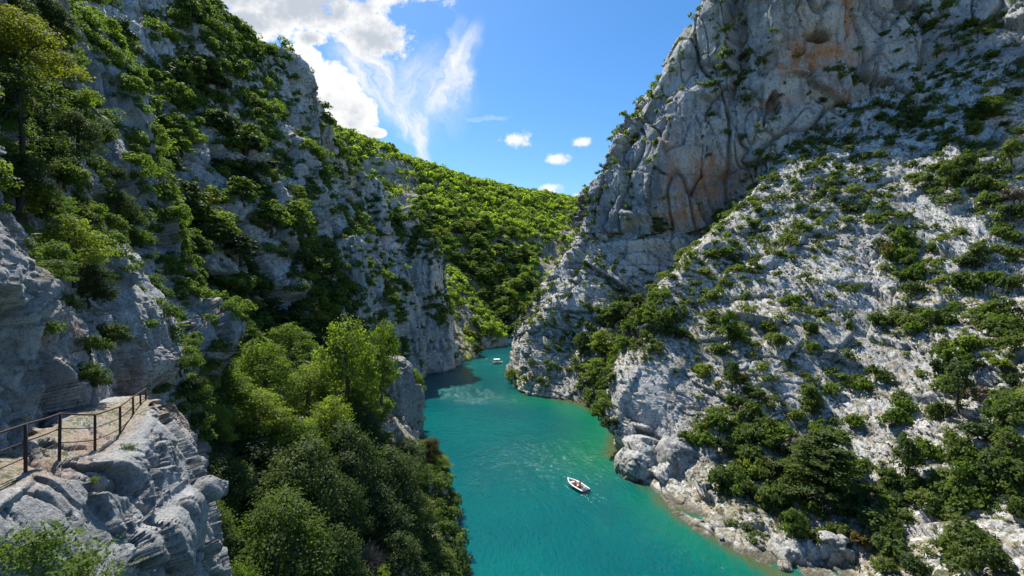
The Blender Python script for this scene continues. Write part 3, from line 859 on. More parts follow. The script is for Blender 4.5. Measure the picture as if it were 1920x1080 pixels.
V_NEARSHRUB = [mk_shrub(150 + i, 4200, 0.045) for i in range(5)]
V_SHRUB = [mk_shrub(100 + i) for i in range(8)]
V_TREE = [mk_tree(200 + i) for i in range(7)]                                   # seen from afar
V_BIGTREE = [mk_tree(300 + i, 9000, 0.033, 2.5, 330, 0.075, 0.5, 0.85, 0.06, 15) for i in range(5)]       # loose deciduous crowns close by
V_OAK = [mk_tree(400 + i, 11000, 0.032, 2.1, 420, 0.075, 0.7, 0.55, 0.065, 16) for i in range(5)]         # dense evergreen crowns close by
V_PINE = [mk_pine(500, 16000, 0.045), mk_pine(501, 7000, 0.05, 2.4)]
V_BRUSH = [mk_brush(600)]
V_SPARSE = [mk_tree(700 + i, 3600, 0.028, 2.6, 110, 0.08, 0.4, 0.6, 0.04, 12) for i in range(3)]

def mat_on(o, m):
    if not o.data.materials: o.data.materials.append(None)
    o.material_slots[0].link = 'OBJECT'; o.material_slots[0].material = m

def plant(name, var, loc, r, leafm, barkm, parts=('crown', 'trunk'), zs=1.0, rng=random):
    root = bpy.data.objects.new(name, None); COL.objects.link(root); root.empty_display_size = 0.2
    root.location = loc; root.rotation_euler = (0, 0, rng.uniform(0, 6.28)); root.scale = (r, r, r * zs)
    for nm, me, mt in ((parts[0], var[0], leafm), (parts[1], var[1], barkm)):
        o = bpy.data.objects.new(nm, me); COL.objects.link(o); o.parent = root; mat_on(o, mt)
    return root

ALL_BVH = list(SHEETS.values())
CAMP = Vector((0, 0, HC))
def visible(p, r):
    p = Vector(p); d = CAMP - p; L = d.length; d.normalize()
    st = p + d * (r * 1.3 + 0.6)
    for s in ALL_BVH:
        if s.bvh.ray_cast(st, d, L)[0] is not None: return False
    return True

def scatter(s, rmin, rmax, default, slope_max=-0.35, dens=1.0, pw=1.6, jit=14, patch=0.3):
    """points on a sheet, as dense as the photograph's cover there"""
    V = s.V.reshape(-1, 3); A = s.area.ravel(); Nn = s.N.reshape(-1, 3)
    c = cover_at(V, default, jit)
    # patches and bare places inside a cell
    c = np.clip(c + patch * fbm(V / (rmax * 3.2) + 5.5, 2) * (c > 0.05) * (c < 0.97), 0, 0.94)
    rm = rmin + (rmax - rmin) / (pw + 1)
    lam = -np.log(1 - c) * A / (math.pi * rm * rm * 1.15) * dens
    lam = np.where(Nn[:, 2] < slope_max, 0, lam)
    lam = np.where(V[:, 2] < 0.6, 0, lam)
    px, py = proj(V)
    lam = np.where((px < -260) | (px > 2180) | (py < -260) | (py > 1340) | (V[:, 1] < 13), 0, lam)
    k = RNG.poisson(lam)
    i = np.repeat(np.arange(len(V)), k)
    r = rmin + (rmax - rmin) * RNG.random(len(i)) ** pw
    r *= 0.75 + 0.5 * c[i]
    return V[i] + RNG.normal(0, 0.2, (len(i), 3)) * r[:, None] * np.array([1, 1, 0]), r, c[i], Nn[i]

LANDMARKS = {
 'R': [('lone pine', 1545, 870), ('cave hollow', 1350, 330), ('ochre cliff patch', 1500, 120), ('overhanging buttress', 1200, 760), ('rocky headland', 990, 640), ('gully trees', 1150, 620), ('upper pine', 1850, 250), ('waterside boulders', 1330, 1000), ('bush cluster', 1810, 980)],
 'L': [('path railing', 150, 810), ('tall pale tree', 650, 650), ('skyline notch', 600, 260), ('grey pillar', 795, 480), ('white crag', 250, 50), ('walkers', 760, 800), ('smooth rock face', 660, 530), ('grey rock nose', 390, 590)],
 'H': [('white canopy boat', 932, 677), ('grey rock band', 765, 370), ('upper rock band', 705, 290), ('grey pillar', 795, 480), ('shaded hill cliff', 1025, 470), ('rocky headland', 990, 640)],
}
TONE = {'dark': 'dark', 'olive': 'olive', 'mid': 'mid-green', 'bright': 'bright', 'yellow': 'yellowish', 'rust': 'rusty', 'dry': 'dry'}
PENDING = []        # (object, base words, place words, px, py)
def describe(o, r, p, tone, noun, zone, lm, group, cat):
    px, py = (float(q) for q in proj(np.array(p)))
    wpx = r * 2 / p[1] * F
    size = 'large' if wpx > 70 else 'medium' if wpx > 38 else 'small'
    nm, lx, ly = min(LANDMARKS[lm], key=lambda q: math.hypot(q[1] - px, q[2] - py))
    dx, dy = px - lx, py - ly; dist = math.hypot(dx, dy)
    riv = (dx < 0) if px > 960 else (dx > 0)
    if dist < 45: rel = 'beside'
    elif abs(dy) > abs(dx) * 1.2: rel = ('above' if dy < 0 else 'below')
    elif dy < -abs(dx) * 0.4: rel = 'uphill riverward of' if riv else 'uphill inland of'
    elif dy > abs(dx) * 0.4: rel = 'downhill riverward of' if riv else 'downhill inland of'
    else: rel = 'riverward of' if riv else 'inland of'
    if rel != 'beside':
        if dist < 130: rel = 'just ' + rel
        elif dist > 280: rel = 'far ' + rel
    o['category'] = cat; o['group'] = group
    PENDING.append((o, f"{size} {TONE[tone]} {noun} {zone}", f"{rel} the {nm}", px, py))

ORD = ['highest', 'second highest', 'third highest', 'fourth highest', 'fifth highest', 'sixth highest', 'seventh highest', 'eighth highest', 'ninth highest', 'tenth highest']
NUMW = 'zero one two three four five six seven eight nine ten'.split()
def finish_labels():
    by = {}
    for q in PENDING: by.setdefault((q[1], q[2]), []).append(q)
    for (a, b), lst in by.items():
        lst.sort(key=lambda q: q[4])
        for i, q in enumerate(lst):
            lab = f"{a}, {b}"
            if len(lst) == 1: pass
            elif len(lst) == 2: lab += ', ' + ('upper' if i == 0 else 'lower')
            elif i < 5: lab += ', ' + ORD[i]
            elif len(lst) - i <= 5: lab += ', ' + ('lowest' if i == len(lst) - 1 else ORD[len(lst) - 1 - i].replace('highest', 'lowest'))
            else: lab += ', ' + ORD[min(i, 9)]
            q[0]['label'] = lab

def stuff_mesh(name, P_, r, tint, mat, vis, squash=0.85, zfac=0.45, kleaf=2.4, nmax=750):
    """one mesh of many small plants, each a clump of leaves sized for its distance"""
    P_ = np.asarray(P_); r = np.asarray(r)
    d = np.maximum(P_[:, 1], 5)
    rp = r / d * 455
    n = np.clip(kleaf * rp * rp, 26, nmax).astype(int)
    n = np.where(vis, n, np.maximum(26, n // 3))
    i = np.repeat(np.arange(len(r)), n); m = len(i)
    K = 6
    lob = rdir(len(r) * K, RNG, -0.2).reshape(len(r), K, 3) * RNG.uniform(0.35, 0.75, (len(r), K, 1)); lob[:, 0] *= 0.2
    lr = RNG.uniform(0.3, 0.52, (len(r), K))
    k = RNG.integers(0, K, m)
    dd = rdir(m, RNG, -0.4)
    rad = lr[i, k][:, None]
    p = (lob[i, k] + dd * rad * RNG.uniform(0.7, 1.05, (m, 1))) * np.array([1, 1, squash])
    p[:, 2] += zfac
    c = P_[i] + p * r[i][:, None]
    s = r[i] * np.clip(1.9 / np.sqrt(n[i]), 0.06, 0.3) * RNG.uniform(0.7, 1.25, m)
    nr = dd * 0.8 + np.array([0, 0, 0.45]) + RNG.normal(size=(m, 3)) * 0.45
    v, f = leaves(c, nr, s, 0.6)
    tn = np.stack([tint[i], 0.5 * RNG.random((len(r), K))[i, k] + 0.5 * RNG.random(m), np.zeros(m)], 1)
    o = link_obj(name, mesh_np(name, v, f, False, {'tint': ('FACE', tn)}), mat)
    tag(o, kind='stuff')
    print('stuff', name, len(r), m)
    return o

def pick(ws):
    x = random.random() * sum(w for _, w in ws)
    for k, w in ws:
        x -= w
        if x <= 0: return k
    return ws[-1][0]

def populate(sheets, cap, name, cat, group, zone, lm, tones, variants, parts, stuff_name, stuff_mat, sink=0.15, min_px=0.0, bark=None, zs=1.0, **kw):
    """scatter over the sheets; the ones that show largest become objects, the rest one stuff mesh"""
    allp, allr, allt = [], [], []
    for s, rmin, rmax, default, sl, dens in sheets:
        p, r, c, nn = scatter(s, rmin, rmax, default, sl, dens, jit=7 if s is mid_wall else 14)
        allp.append(p); allr.append(r)
    p = np.concatenate(allp); r = np.concatenate(allr)
    keep = np.ones(len(p), bool)
    for (kx, ky, kr) in KEEP_CLEAR:
        px, py = proj(p); keep &= np.hypot(px - kx, py - ky) > kr
    p, r = p[keep], r[keep]
    px, py = proj(p)
    inf = (px > 5) & (px < 1915) & (py > 5) & (py < 1078)
    vis = np.array([inf[i] and visible(p[i] + (0, 0, r[i] * 0.7), r[i]) for i in range(len(p))])
    app = np.where(vis, r / p[:, 1], 0)
    order = np.argsort(-app)
    chosen = [i for i in order[:cap] if app[i] > 0]
    rest = np.setdiff1d(np.arange(len(p)), chosen)
    tint = np.clip(0.5 + 0.5 * fbm(p / 18.0 + 3, 2) + RNG.normal(0, 0.24, len(p)), 0, 1)
    for i in chosen:
        tone = pick(tones)
        o = plant(name, random.choice(variants), tuple(p[i] - (0, 0, sink * r[i])), float(r[i]) * 1.05, LEAF[tone], bark or M_BARK_DARK, parts, zs * random.uniform(0.85, 1.2))
        describe(o, r[i], p[i], tone, cat, zone, lm, group, cat)
    print(name, 'individuals', len(chosen), 'rest', len(rest))
    stuff_mesh(stuff_name, p[rest] - np.array([0, 0, sink]) * r[rest][:, None], r[rest], tint[rest], stuff_mat, vis[rest], **kw)

KEEP_CLEAR = [(955, 665, 34), (760, 800, 26), (1545, 880, 55), (1205, 870, 75), (1205, 745, 64), (1260, 790, 45), (1180, 690, 35)]
populate([(right_slope, 0.35, 2.15, 0.45, -0.2, 0.88), (right_cliff, 0.6, 2.7, 0.35, -0.3, 0.7)], 230, 'shrub', 'shrub', 'shrubs on the rocky bank with the pine', 'on pale bank', 'R',
         [('dark', 1), ('olive', 5), ('mid', 3.2), ('bright', 0.4), ('rust', 0.3), ('dry', 0.25)], V_SHRUB * 3 + V_TREE[:1], ('foliage', 'stem'), 'scrub', L_MIX_SLOPE, zs=1.3)
populate([(mid_wall, 1.0, 2.9, 0.8, -0.25, 0.95)] + [(q, 0.7, 1.8, 0.25, 0.0, 0.9) for q in FINS], 105, 'tree', 'tree', 'small trees clinging to the shaded cliff', 'on shaded cliff', 'L',
         [('dark', 3), ('olive', 3), ('mid', 4), ('bright', 2), ('yellow', 0.3)], V_TREE[:4] + V_SHRUB[:2], ('crown', 'trunk'), 'cliff_undergrowth', L_MIX_WALL, zs=0.75)
populate([(left_wall, 0.35, 1.1, 0.6, -0.35, 0.75)], 60, 'shrub', 'shrub', 'shrubs on the crag above the path', 'on near crag', 'L',
         [('dark', 4), ('olive', 3), ('mid', 2), ('bright', 0.8), ('yellow', 0.5)], V_NEARSHRUB, ('foliage', 'stem'), 'crag_undergrowth', L_MIX_WALL, nmax=2600)
populate([(hill, 2.6, 5.6, 0.93, -0.1, 1.15), (points, 1.6, 3.6, 0.85, -0.2, 1.0)], 110, 'tree', 'tree', 'trees of the far wooded hill', 'on far hill', 'H',
         [('dark', 2), ('olive', 2), ('mid', 3), ('bright', 4), ('yellow', 0.8)], V_TREE, ('crown', 'trunk'), 'hill_forest', L_MIX_HILL, zs=0.7)
p_, r_, c_, n_ = scatter(right_slope, 0.14, 0.42, 0.4, 0.2, 0.16)
stuff_mesh('dry_grass', p_, r_, np.clip(0.75 + RNG.normal(0, 0.25, len(r_)), 0, 1), L_GRASS, np.ones(len(r_), bool), nmax=60, zfac=0.3)
p_, r_, c_, n_ = scatter(low_slope, 0.6, 1.5, 0.9, -0.2, 0.8)
_px, _py = proj(p_ + np.array([0, 0, 0.6])); _k = ~((np.hypot(_px - 760, _py - 796) < 44) & (p_[:, 1] < 99)); p_, r_ = p_[_k], r_[_k]
stuff_mesh('bank_undergrowth', p_, r_ * 0.9, np.clip(0.25 + RNG.normal(0, 0.2, len(r_)), 0, 1), L_MIX_WALL, np.ones(len(r_), bool), nmax=260)

# ---- trees of the wooded bank, each placed by its crown in the photograph and rooted on the slope
def drop(s, x, y):
    h = s.bvh.ray_cast(Vector((x, y, 200)), Vector((0, 0, -1)))[0]
    return h.z if h else 2.0
def bank_tree(px, py, wpx, d, tone, var, label, name='tree', grp='trees of the wooded bank', barkm=None, ztop=None, surf=None):
    c = Vector(P(px, py, d)); r = wpx / 2 / F * d
    gz = drop(surf or low_slope, c.x, c.y)
    hh = var[2] * r
    top = c.z + r * 0.95
    base = min(gz, top - hh * 0.55) if surf is None else gz
    zs = max(0.55, min(1.9, (top - base) / hh))
    o = plant(name, var, (c.x, c.y, base - 0.1), r, LEAF[tone], barkm or M_BARK, ('crown', 'trunk'), zs)
    tag(o, label, 'tree', grp)
    return o
B, K_ = V_BIGTREE, V_OAK
BANK = [
 (650,650,150,57,'bright',B[0],'tall pale green tree standing above all others on the wooded bank'),
 (500,690,135,50,'bright',B[1],'broad pale green tree between the grey rock nose and the tallest tree'),
 (425,745,130,40,'bright',B[2],'pale green tree beside the grey cliff, nearest the rock nose'),
 (575,735,130,52,'bright',B[3],'bright green tree directly below and inland of the tallest pale tree'),
 (700,655,95,66,'mid',B[4],'mid green tree on the river side of the tallest pale tree'),
 (715,625,80,76,'bright',B[1],'small bright tree behind the tallest tree, under the white cliff foot'),
 (485,790,150,41,'bright',B[4],'low spreading bright tree below the broad pale green tree'),
 (610,795,125,46,'bright',B[1],'mid green tree at the foot of the tallest tree trunk'),
 (392,790,100,33,'bright',B[3],'mid green tree behind the rock ledge by the short railing'),
 (540,650,105,66,'bright',B[2],'mid green tree behind the broad pale tree, below the shaded cliff'),
 (668,745,85,57,'mid',B[3],'dense green tree inland of the waterside rock tower'),
 (745,690,60,104,'bright',B[0],'small bright tree growing on top of the waterside rock tower'),
 (778,705,46,104,'bright',B[3],'bright little tree hanging over the river behind the rock tower'),
 (455,640,80,62,'mid',B[4],'small mid green tree at the cliff foot above the broad pale tree'),
 (560,900,190,35,'dark',K_[0],'big dark evergreen oak in the middle of the shaded bank'),
 (520,1010,220,28,'olive',K_[1],'largest greyish olive evergreen at the bottom of the wooded bank'),
 (650,860,165,43,'dark',K_[2],'dark evergreen between the big central oak and the river trees'),
 (735,890,140,49,'dark',K_[3],'dark evergreen on the steep bank one tree in from the river'),
 (700,970,150,42,'dark',K_[4],'dark evergreen above the dry grey brushwood'),
 (775,960,105,49,'olive',K_[0],'olive green tree at the water edge, below the leaning yellow one'),
 (620,1050,150,31,'dark',K_[2],'dark evergreen low on the bank, inland of the dry brushwood'),
 (420,905,130,31,'dark',K_[3],'dark evergreen right behind the grey near rock'),
 (395,985,110,26,'olive',K_[4],'olive evergreen half hidden by the near rock shoulder'),
 (752,872,110,60,'dark',K_[1],'dark evergreen below the walkers at the rock tower foot'),
 (803,845,62,69,'rust',K_[0],'rusty dark tree leaning over the water below the walkers'),
 (815,880,68,68,'bright',B[2],'yellow green tree leaning out over the turquoise water'),
 (800,1000,80,55,'mid',B[4],'mid green tree low on the water edge'),
 (745,1040,120,40,'dark',K_[3],'dark evergreen above the river edge beside the dry brushwood'),
 (445,1070,115,22,'mid',K_[0],'lowest mid green tree beside the foot of the near rock'),
 (810,1065,95,47,'olive',K_[2],'olive tree at the very bottom of the river edge'),
 (720,1068,56,34,'bright',V_SPARSE[0],'small bright sapling in front of the dry brushwood'),
 (475,880,135,38,'dark',K_[4],'dark evergreen below the low spreading bright tree'),
 (385,850,95,33,'dark',K_[1],'small dark tree behind the near rock top'),
 (555,830,120,42,'mid',B[2],'mid green round tree below the trunk of the tallest tree'),
 (672,800,105,55,'dark',K_[3],'dark tree in shade behind the walkers ledge'),
 (640,940,120,38,'dark',K_[1],'dark evergreen just uphill of the dry brushwood'),
 (820,945,50,62,'rust',K_[2],'rusty small tree on the waterside rock edge'),
 (780,900,80,58,'mid',K_[4],'mid green tree beside the leaning yellow green tree'),
]
for a in BANK: bank_tree(*a)
br = plant('brushwood', V_BRUSH[0], P(685, 1062, 36), 1.7, L_DRY, M_BARK, ('twigs', 'stem'))
tag(br, 'bare grey dry brushwood between the dark evergreens', 'brushwood')
# trees in the gully across the river
for i, (px, py, w, d, tone) in enumerate([(1200,575,60,138,'dark'),(1150,590,60,145,'mid'),(1235,560,50,135,'dark'),(1120,700,60,131,'bright'),(1150,735,56,122,'mid'),(1160,670,60,124,'mid'),(1130,640,56,135,'bright'),(1180,630,60,125,'olive'),(1110,745,44,130,'bright'),(1215,610,50,125,'mid'),(1095,640,44,143,'olive'),(1240,430,52,158,'olive'),(1140,770,26,120,'dark')]):
    o = bank_tree(px, py, w, d, tone, random.choice(V_TREE), None, grp='trees in the gully across the river', surf=right_slope)
    describe(o, w / 2 / F * d, P(px, py, d), tone, 'tree', 'in gully', 'R', 'trees in the gully across the river', 'tree')
pn = bank_tree(1545, 880, 150, 62, 'olive', V_PINE[0], 'big feathery pine standing alone on the rocky slope above the waterside boulders', 'pine_tree', None, surf=right_slope)
pn2 = bank_tree(1850, 255, 70, 112, 'olive', V_PINE[1], 'small pine at the foot of the grey cliff, high on the pale slope', 'pine_tree', None, surf=right_slope)
# trees on the near crag above the path
for (px, py, w, d, tone, var, lab) in [
    (55,120,170,21,'yellow',B[0],'yellowish leafy tree at the top corner of the near crag'),
    (50,235,190,19,'olive',V_SPARSE[1],'half bare tree with a long dark twisted bough on the near crag'),
    (150,475,120,19,'bright',B[1],'bright yellow green tree growing over the crag between two bare rock slabs'),
    (185,520,80,20.5,'dark',K_[2],'dark tree tucked behind the bright tree on the crag'),
    (150,250,100,26,'dark',K_[0],'dark evergreen on the crag beside the pale rib'),
    (225,385,80,30,'dark',K_[3],'narrow dark evergreen in the cleft of the near crag'),
    (45,330,120,18,'dark',K_[1],'dark evergreen below the half bare tree on the crag'),
    (100,400,90,19,'mid',B[3],'mid green tree above the smooth near boulder'),
    (105,40,90,30,'dark',K_[4],'dark tree high on the crag at the sky end'),
    (325,620,66,29,'bright',V_SPARSE[0],'thin sparse sapling in front of the grey rock nose'),
    (340,690,70,31,'mid',V_SPARSE[2],'sparse leafy tree at the cliff foot beyond the railing'),
    (30,30,110,24,'dark',K_[2],'dark tree at the upper corner above the yellowish tree')]:
    c = Vector(P(px, py, d)); r = w / 2 / F * d
    o = plant('tree', var, (c.x - 0.2, c.y, c.z - r * 0.95), r, LEAF[tone], M_BARK_DARK, ('crown', 'trunk'), 0.9)
    tag(o, lab, 'tree', 'trees on the near crag')
# plants on the near rock
V_NEAR = [mk_tree(800, 2600, 0.042, 1.5, 150, 0.085, 0.8, 0.3, 0.02, 14), mk_shrub(801, 1500, 0.06), mk_shrub(802, 1500, 0.05)]
for (px, py, w, d, tone, var, lab) in [
    (60,1040,210,6.6,'mid',V_NEAR[0],'leafy green shrub in the bottom corner in front of the near rock'),
    (150,1075,130,7.2,'olive',V_NEAR[0],'olive shrub at the foot of the near rock, beside the leafy one'),
    (268,1035,60,11.2,'mid',V_NEAR[0],'thin green plant growing from a joint low on the near rock'),
    (98,905,46,10.2,'mid',V_NEAR[1],'green tuft under the railing post nearest the camera'),
    (175,897,34,11.3,'olive',V_NEAR[2],'olive tuft in the middle of the near rock face'),
    (322,885,34,15.4,'olive',V_NEAR[2],'olive tuft on the river side of the near rock face'),
    (238,836,48,13.6,'olive',V_NEAR[1],'flat dry tuft on the path edge'),
    (262,812,26,15.0,'mid',V_NEAR[2],'small tuft on the rim near the rock top'),
    (108,818,30,14.0,'dark',V_NEAR[1],'dark tuft at the wall foot behind the railing'),
    (146,818,20,14.6,'mid',V_NEAR[2],'tiny green tuft on the path against the wall')]:
    c = Vector(P(px, py, d)); r = w / 2 / F * d
    o = plant('shrub', var, (c.x, c.y, c.z - r * 0.7), r, LEAF[tone], M_BARK, ('foliage', 'stem'), 0.9)
    tag(o, lab, 'shrub', 'plants on the near rock')
finish_labels()
#@@PLANTS_END
#@@OBJECTS
# ------------------------------------------------------------------ waterside rock tower with the path at its foot
def tower():
    base = [(-32.5, 91), (-28.5, 92.5), (-25, 94.3), (-21.6, 96.8), (-21, 101), (-23, 106), (-29.5, 109)]
    ctr = np.array([-27.0, 101.0]); cols = []
    for x, y in base:
        p = np.array([x, y])
        def at(z, k): q = p + (ctr - p) * k; return (q[0], q[1], z)
        cols.append([at(-1, -0.03), at(5, 0.0), at(10, 0.06), at(14, 0.16), at(17, 0.5), at(17.8, 0.98)])
    return sheet('waterside_rock_terrain', cols, M_ROCK_CLIFF, 2.2, rock_disp(8, 0.8, 2.6, 0.7, 3.2, 0.6, 1.3, 0.2, 0.5, 0.08), True, 0.3, slope_soil(0.5, 0.85, 0.4, 0.2))
tower()

# ------------------------------------------------------------------ iron railings of the path
M_RUST = simple_mat('rusted_iron', (0.06, 0.034, 0.026), 0.75, 0.35, 0.5, 30, 0.002)
def railing(name, feet, label, hgt=1.08, rails=(1.0, 0.66, 0.34), rp=0.032):
    root = empty(name, feet[0]); tag(root, label, 'railing', 'railings of the cliff path')
    o0 = Vector(feet[0])
    tops = []
    for i, q in enumerate(feet):
        q = Vector(q) - o0
        t = q + Vector((random.uniform(-.02, .02), random.uniform(-.02, .02), hgt))
        tops.append((q, t))
        MB().tube([q - Vector((0, 0, 0.35)), (q + t) / 2, t], rp, 8).build('post', M_RUST, root)
    for k, f in enumerate(rails):
        pts = []
        for i, (q, t) in enumerate(tops):
            pts.append(q.lerp(t, f))
            if i < len(tops) - 1:
                q2, t2 = tops[i + 1]; pts.append(q.lerp(t, f).lerp(q2.lerp(t2, f), 0.5) - Vector((0, 0, 0.012)))
        MB().tube(pts, 0.024 if k == 0 else 0.014, 7).build('top_rail' if k == 0 else 'rail', M_RUST, root)
    return root
railing('railing', [(-9.0, 5.0, 29.3), (-9.65, 7.4, 29.15), P(48, 890, 9.7), P(111, 858, 11.2), P(178, 850, 12.8), P(225, 826, 14.4), P(250, 800, 16.4), P(264, 786, 18.0), P(274, 776, 19.4)],
        'rusty iron railing with three rails running along the cliff path')
railing('railing', [P(330, 812, 24), P(354, 811, 25)], 'short dark railing on the path beyond the rock nose', 0.9, (1.0, 0.5))

# ------------------------------------------------------------------ people
M_SKIN = simple_mat('skin', (0.5, 0.32, 0.23), 0.6, 0, 0.05)
CLOTH = {k: simple_mat('cloth_' + k, c, 0.85, 0, 0.1, 20) for k, c in {'red': (0.62, 0.03, 0.025), 'white': (0.75, 0.75, 0.72), 'tan': (0.5, 0.34, 0.16), 'navy': (0.02, 0.03, 0.07), 'black': (0.02, 0.02, 0.022), 'blue': (0.08, 0.16, 0.35), 'grey': (0.2, 0.2, 0.2)}.items()}
M_HAIR = simple_mat('hair', (0.035, 0.024, 0.018), 0.6, 0, 0.3, 30)

def skin_mesh(name, nodes, edges, rad, mat, parent, sub=1):
    me = bpy.data.meshes.new(name); me.from_pydata(nodes, edges, []); me.update()
    o = link_obj(name, me, mat, parent)
    m = o.modifiers.new('skin', 'SKIN'); m.use_smooth_shade = True
    me.skin_vertices.new() if not me.skin_vertices else None
    for i, v in enumerate(me.skin_vertices[0].data):
        v.radius = (rad[i], rad[i]); v.use_root = (i == 0)
    s = o.modifiers.new('sub', 'SUBSURF'); s.levels = sub; s.render_levels = sub
    return o

def person(loc, rz, pose, shirt, legs, label, arm='rest', hat=None):
    """one continuous skinned body; shirt, trousers and hair are its children"""
    root = empty('person', loc, rz); tag(root, label, 'person', 'people on the river and the path')
    if pose == 'sit':
        hip = Vector((0, 0, 0.1)); chest = Vector((0, -0.03, 0.46)); knee = [Vector((s * 0.11, 0.42, 0.12)) for s in (-1, 1)]; ankle = [Vector((s * 0.11, 0.46, -0.3)) for s in (-1, 1)]
    else:
        hip = Vector((0, 0, 0.93)); chest = Vector((0, 0.02, 1.3))
        w = 0.16 if pose == 'walk' else 0.03
        knee = [Vector((-0.1, w + 0.05, 0.5)), Vector((0.1, -w * 0.4 + 0.04, 0.5))]; ankle = [Vector((-0.1, w * 1.2, 0.09)), Vector((0.1, -w * 1.6, 0.1))]
    neck = chest + Vector((0, 0.01, 0.17)); head = neck + Vector((0, 0.03, 0.1)); crownp = head + Vector((0, 0, 0.12))
    nodes, rad, edges = [], [], []
    def add(p, r, par=None):
        nodes.append(tuple(p)); rad.append(r)
        if par is not None: edges.append((par, len(nodes) - 1))
        return len(nodes) - 1
    h = add(hip, 0.135); wst = add(hip.lerp(chest, 0.5), 0.12, h); c = add(chest, 0.14, wst); nk = add(neck, 0.055, c); hd = add(head, 0.092, nk); add(crownp, 0.07, hd)
    add(head + Vector((0, 0.105, -0.01)), 0.02, hd)
    for s in (-1, 1): add(head + Vector((s * 0.1, 0, 0)), 0.018, hd)
    shs, els, wrs = [], [], []
    for k, s in enumerate((-1, 1)):
        sh = chest + Vector((s * 0.19, 0, 0.07))
        if arm == 'rest': el = sh + Vector((s * 0.06, 0.06, -0.27)); wr = el + Vector((-s * 0.05, 0.2, -0.08))
        else: el = sh + Vector((s * 0.05, -0.03, -0.29)); wr = el + Vector((0, 0.09, -0.23))
        shs.append(sh); els.append(el); wrs.append(wr)
        a = add(sh, 0.06, c); b = add(el, 0.043, a); w_ = add(wr, 0.03, b)
        dr = (wr - el).normalized(); side = dr.cross(Vector((0, 0, 1))).normalized()
        pl = add(wr + dr * 0.07, 0.034, w_)
        for q, (off, ln) in enumerate(((-0.03, 0.07), (-0.01, 0.085), (0.01, 0.08), (0.03, 0.06))):
            f1 = add(wr + dr * 0.1 + side * off, 0.0095, pl); add(wr + dr * (0.1 + ln) + side * off * 1.2 - Vector((0, 0, 0.02)), 0.008, f1)
        t1 = add(wr + dr * 0.05 - side * s * 0.05, 0.011, w_); add(wr + dr * 0.1 - side * s * 0.06, 0.009, t1)
    for k, s in enumerate((-1, 1)):
        th = add(hip + Vector((s * 0.1, 0.02, -0.04)), 0.095, h); kn = add(knee[k], 0.06, th); an = add(ankle[k], 0.042, kn)
        add(ankle[k] + Vector((0, 0.16, -0.06)), 0.035, an)
    skin_mesh('body', nodes, edges, rad, M_SKIN, root)
    sn = [tuple(hip + Vector((0, 0, 0.02))), tuple(hip.lerp(chest, 0.5)), tuple(chest + Vector((0, 0, 0.03)))]; se = [(0, 1), (1, 2)]; sr = [0.15, 0.14, 0.158]
    for k in range(2):
        sn += [tuple(shs[k]), tuple(shs[k].lerp(els[k], 0.6))]; n_ = len(sn); se += [(2, n_ - 2), (n_ - 2, n_ - 1)]; sr += [0.078, 0.066]
    skin_mesh('shirt', sn, se, sr, CLOTH[shirt], root)
    tn = [tuple(hip - Vector((0, 0, 0.01)))]; te = []; tr = [0.152]
    for k, s in enumerate((-1, 1)):
        e = knee[k].lerp(ankle[k], 0.75 if legs == 'navy' else 0.05)
        tn += [tuple(hip + Vector((s * 0.1, 0.02, -0.05))), tuple(knee[k]), tuple(e)]; n_ = len(tn)
        te += [(0, n_ - 3), (n_ - 3, n_ - 2), (n_ - 2, n_ - 1)]; tr += [0.112, 0.076, 0.066]
    skin_mesh('trousers', tn, te, tr, CLOTH[legs], root)
    hm = [tuple(head + Vector((0, -0.025, 0.03))), tuple(crownp + Vector((0, -0.02, 0.015)))]
    skin_mesh('hat' if hat else 'hair', hm + [tuple(head + Vector((0, -0.06, -0.05)))], [(0, 1), (0, 2)], [0.1, 0.085, 0.06], CLOTH[hat] if hat else M_HAIR, root)
    return root

# ------------------------------------------------------------------ boats
M_GEL = simple_mat('white_gelcoat', (0.82, 0.82, 0.8), 0.25, 0, 0.03)
M_NAVY = simple_mat('navy_paint', (0.012, 0.03, 0.05), 0.35, 0, 0.1)
M_DECK = simple_mat('beige_deck', (0.55, 0.47, 0.4), 0.7, 0, 0.08, 12)
M_CUSH = simple_mat('blue_cushion', (0.015, 0.07, 0.11), 0.7, 0, 0.12, 10)
M_GREY = simple_mat('grey_plastic', (0.25, 0.26, 0.27), 0.5)
M_CANVAS = simple_mat('white_canvas', (0.85, 0.85, 0.83), 0.8, 0, 0.03)
M_STEEL = simple_mat('steel_tube', (0.6, 0.6, 0.6), 0.3, 1.0, 0.05)

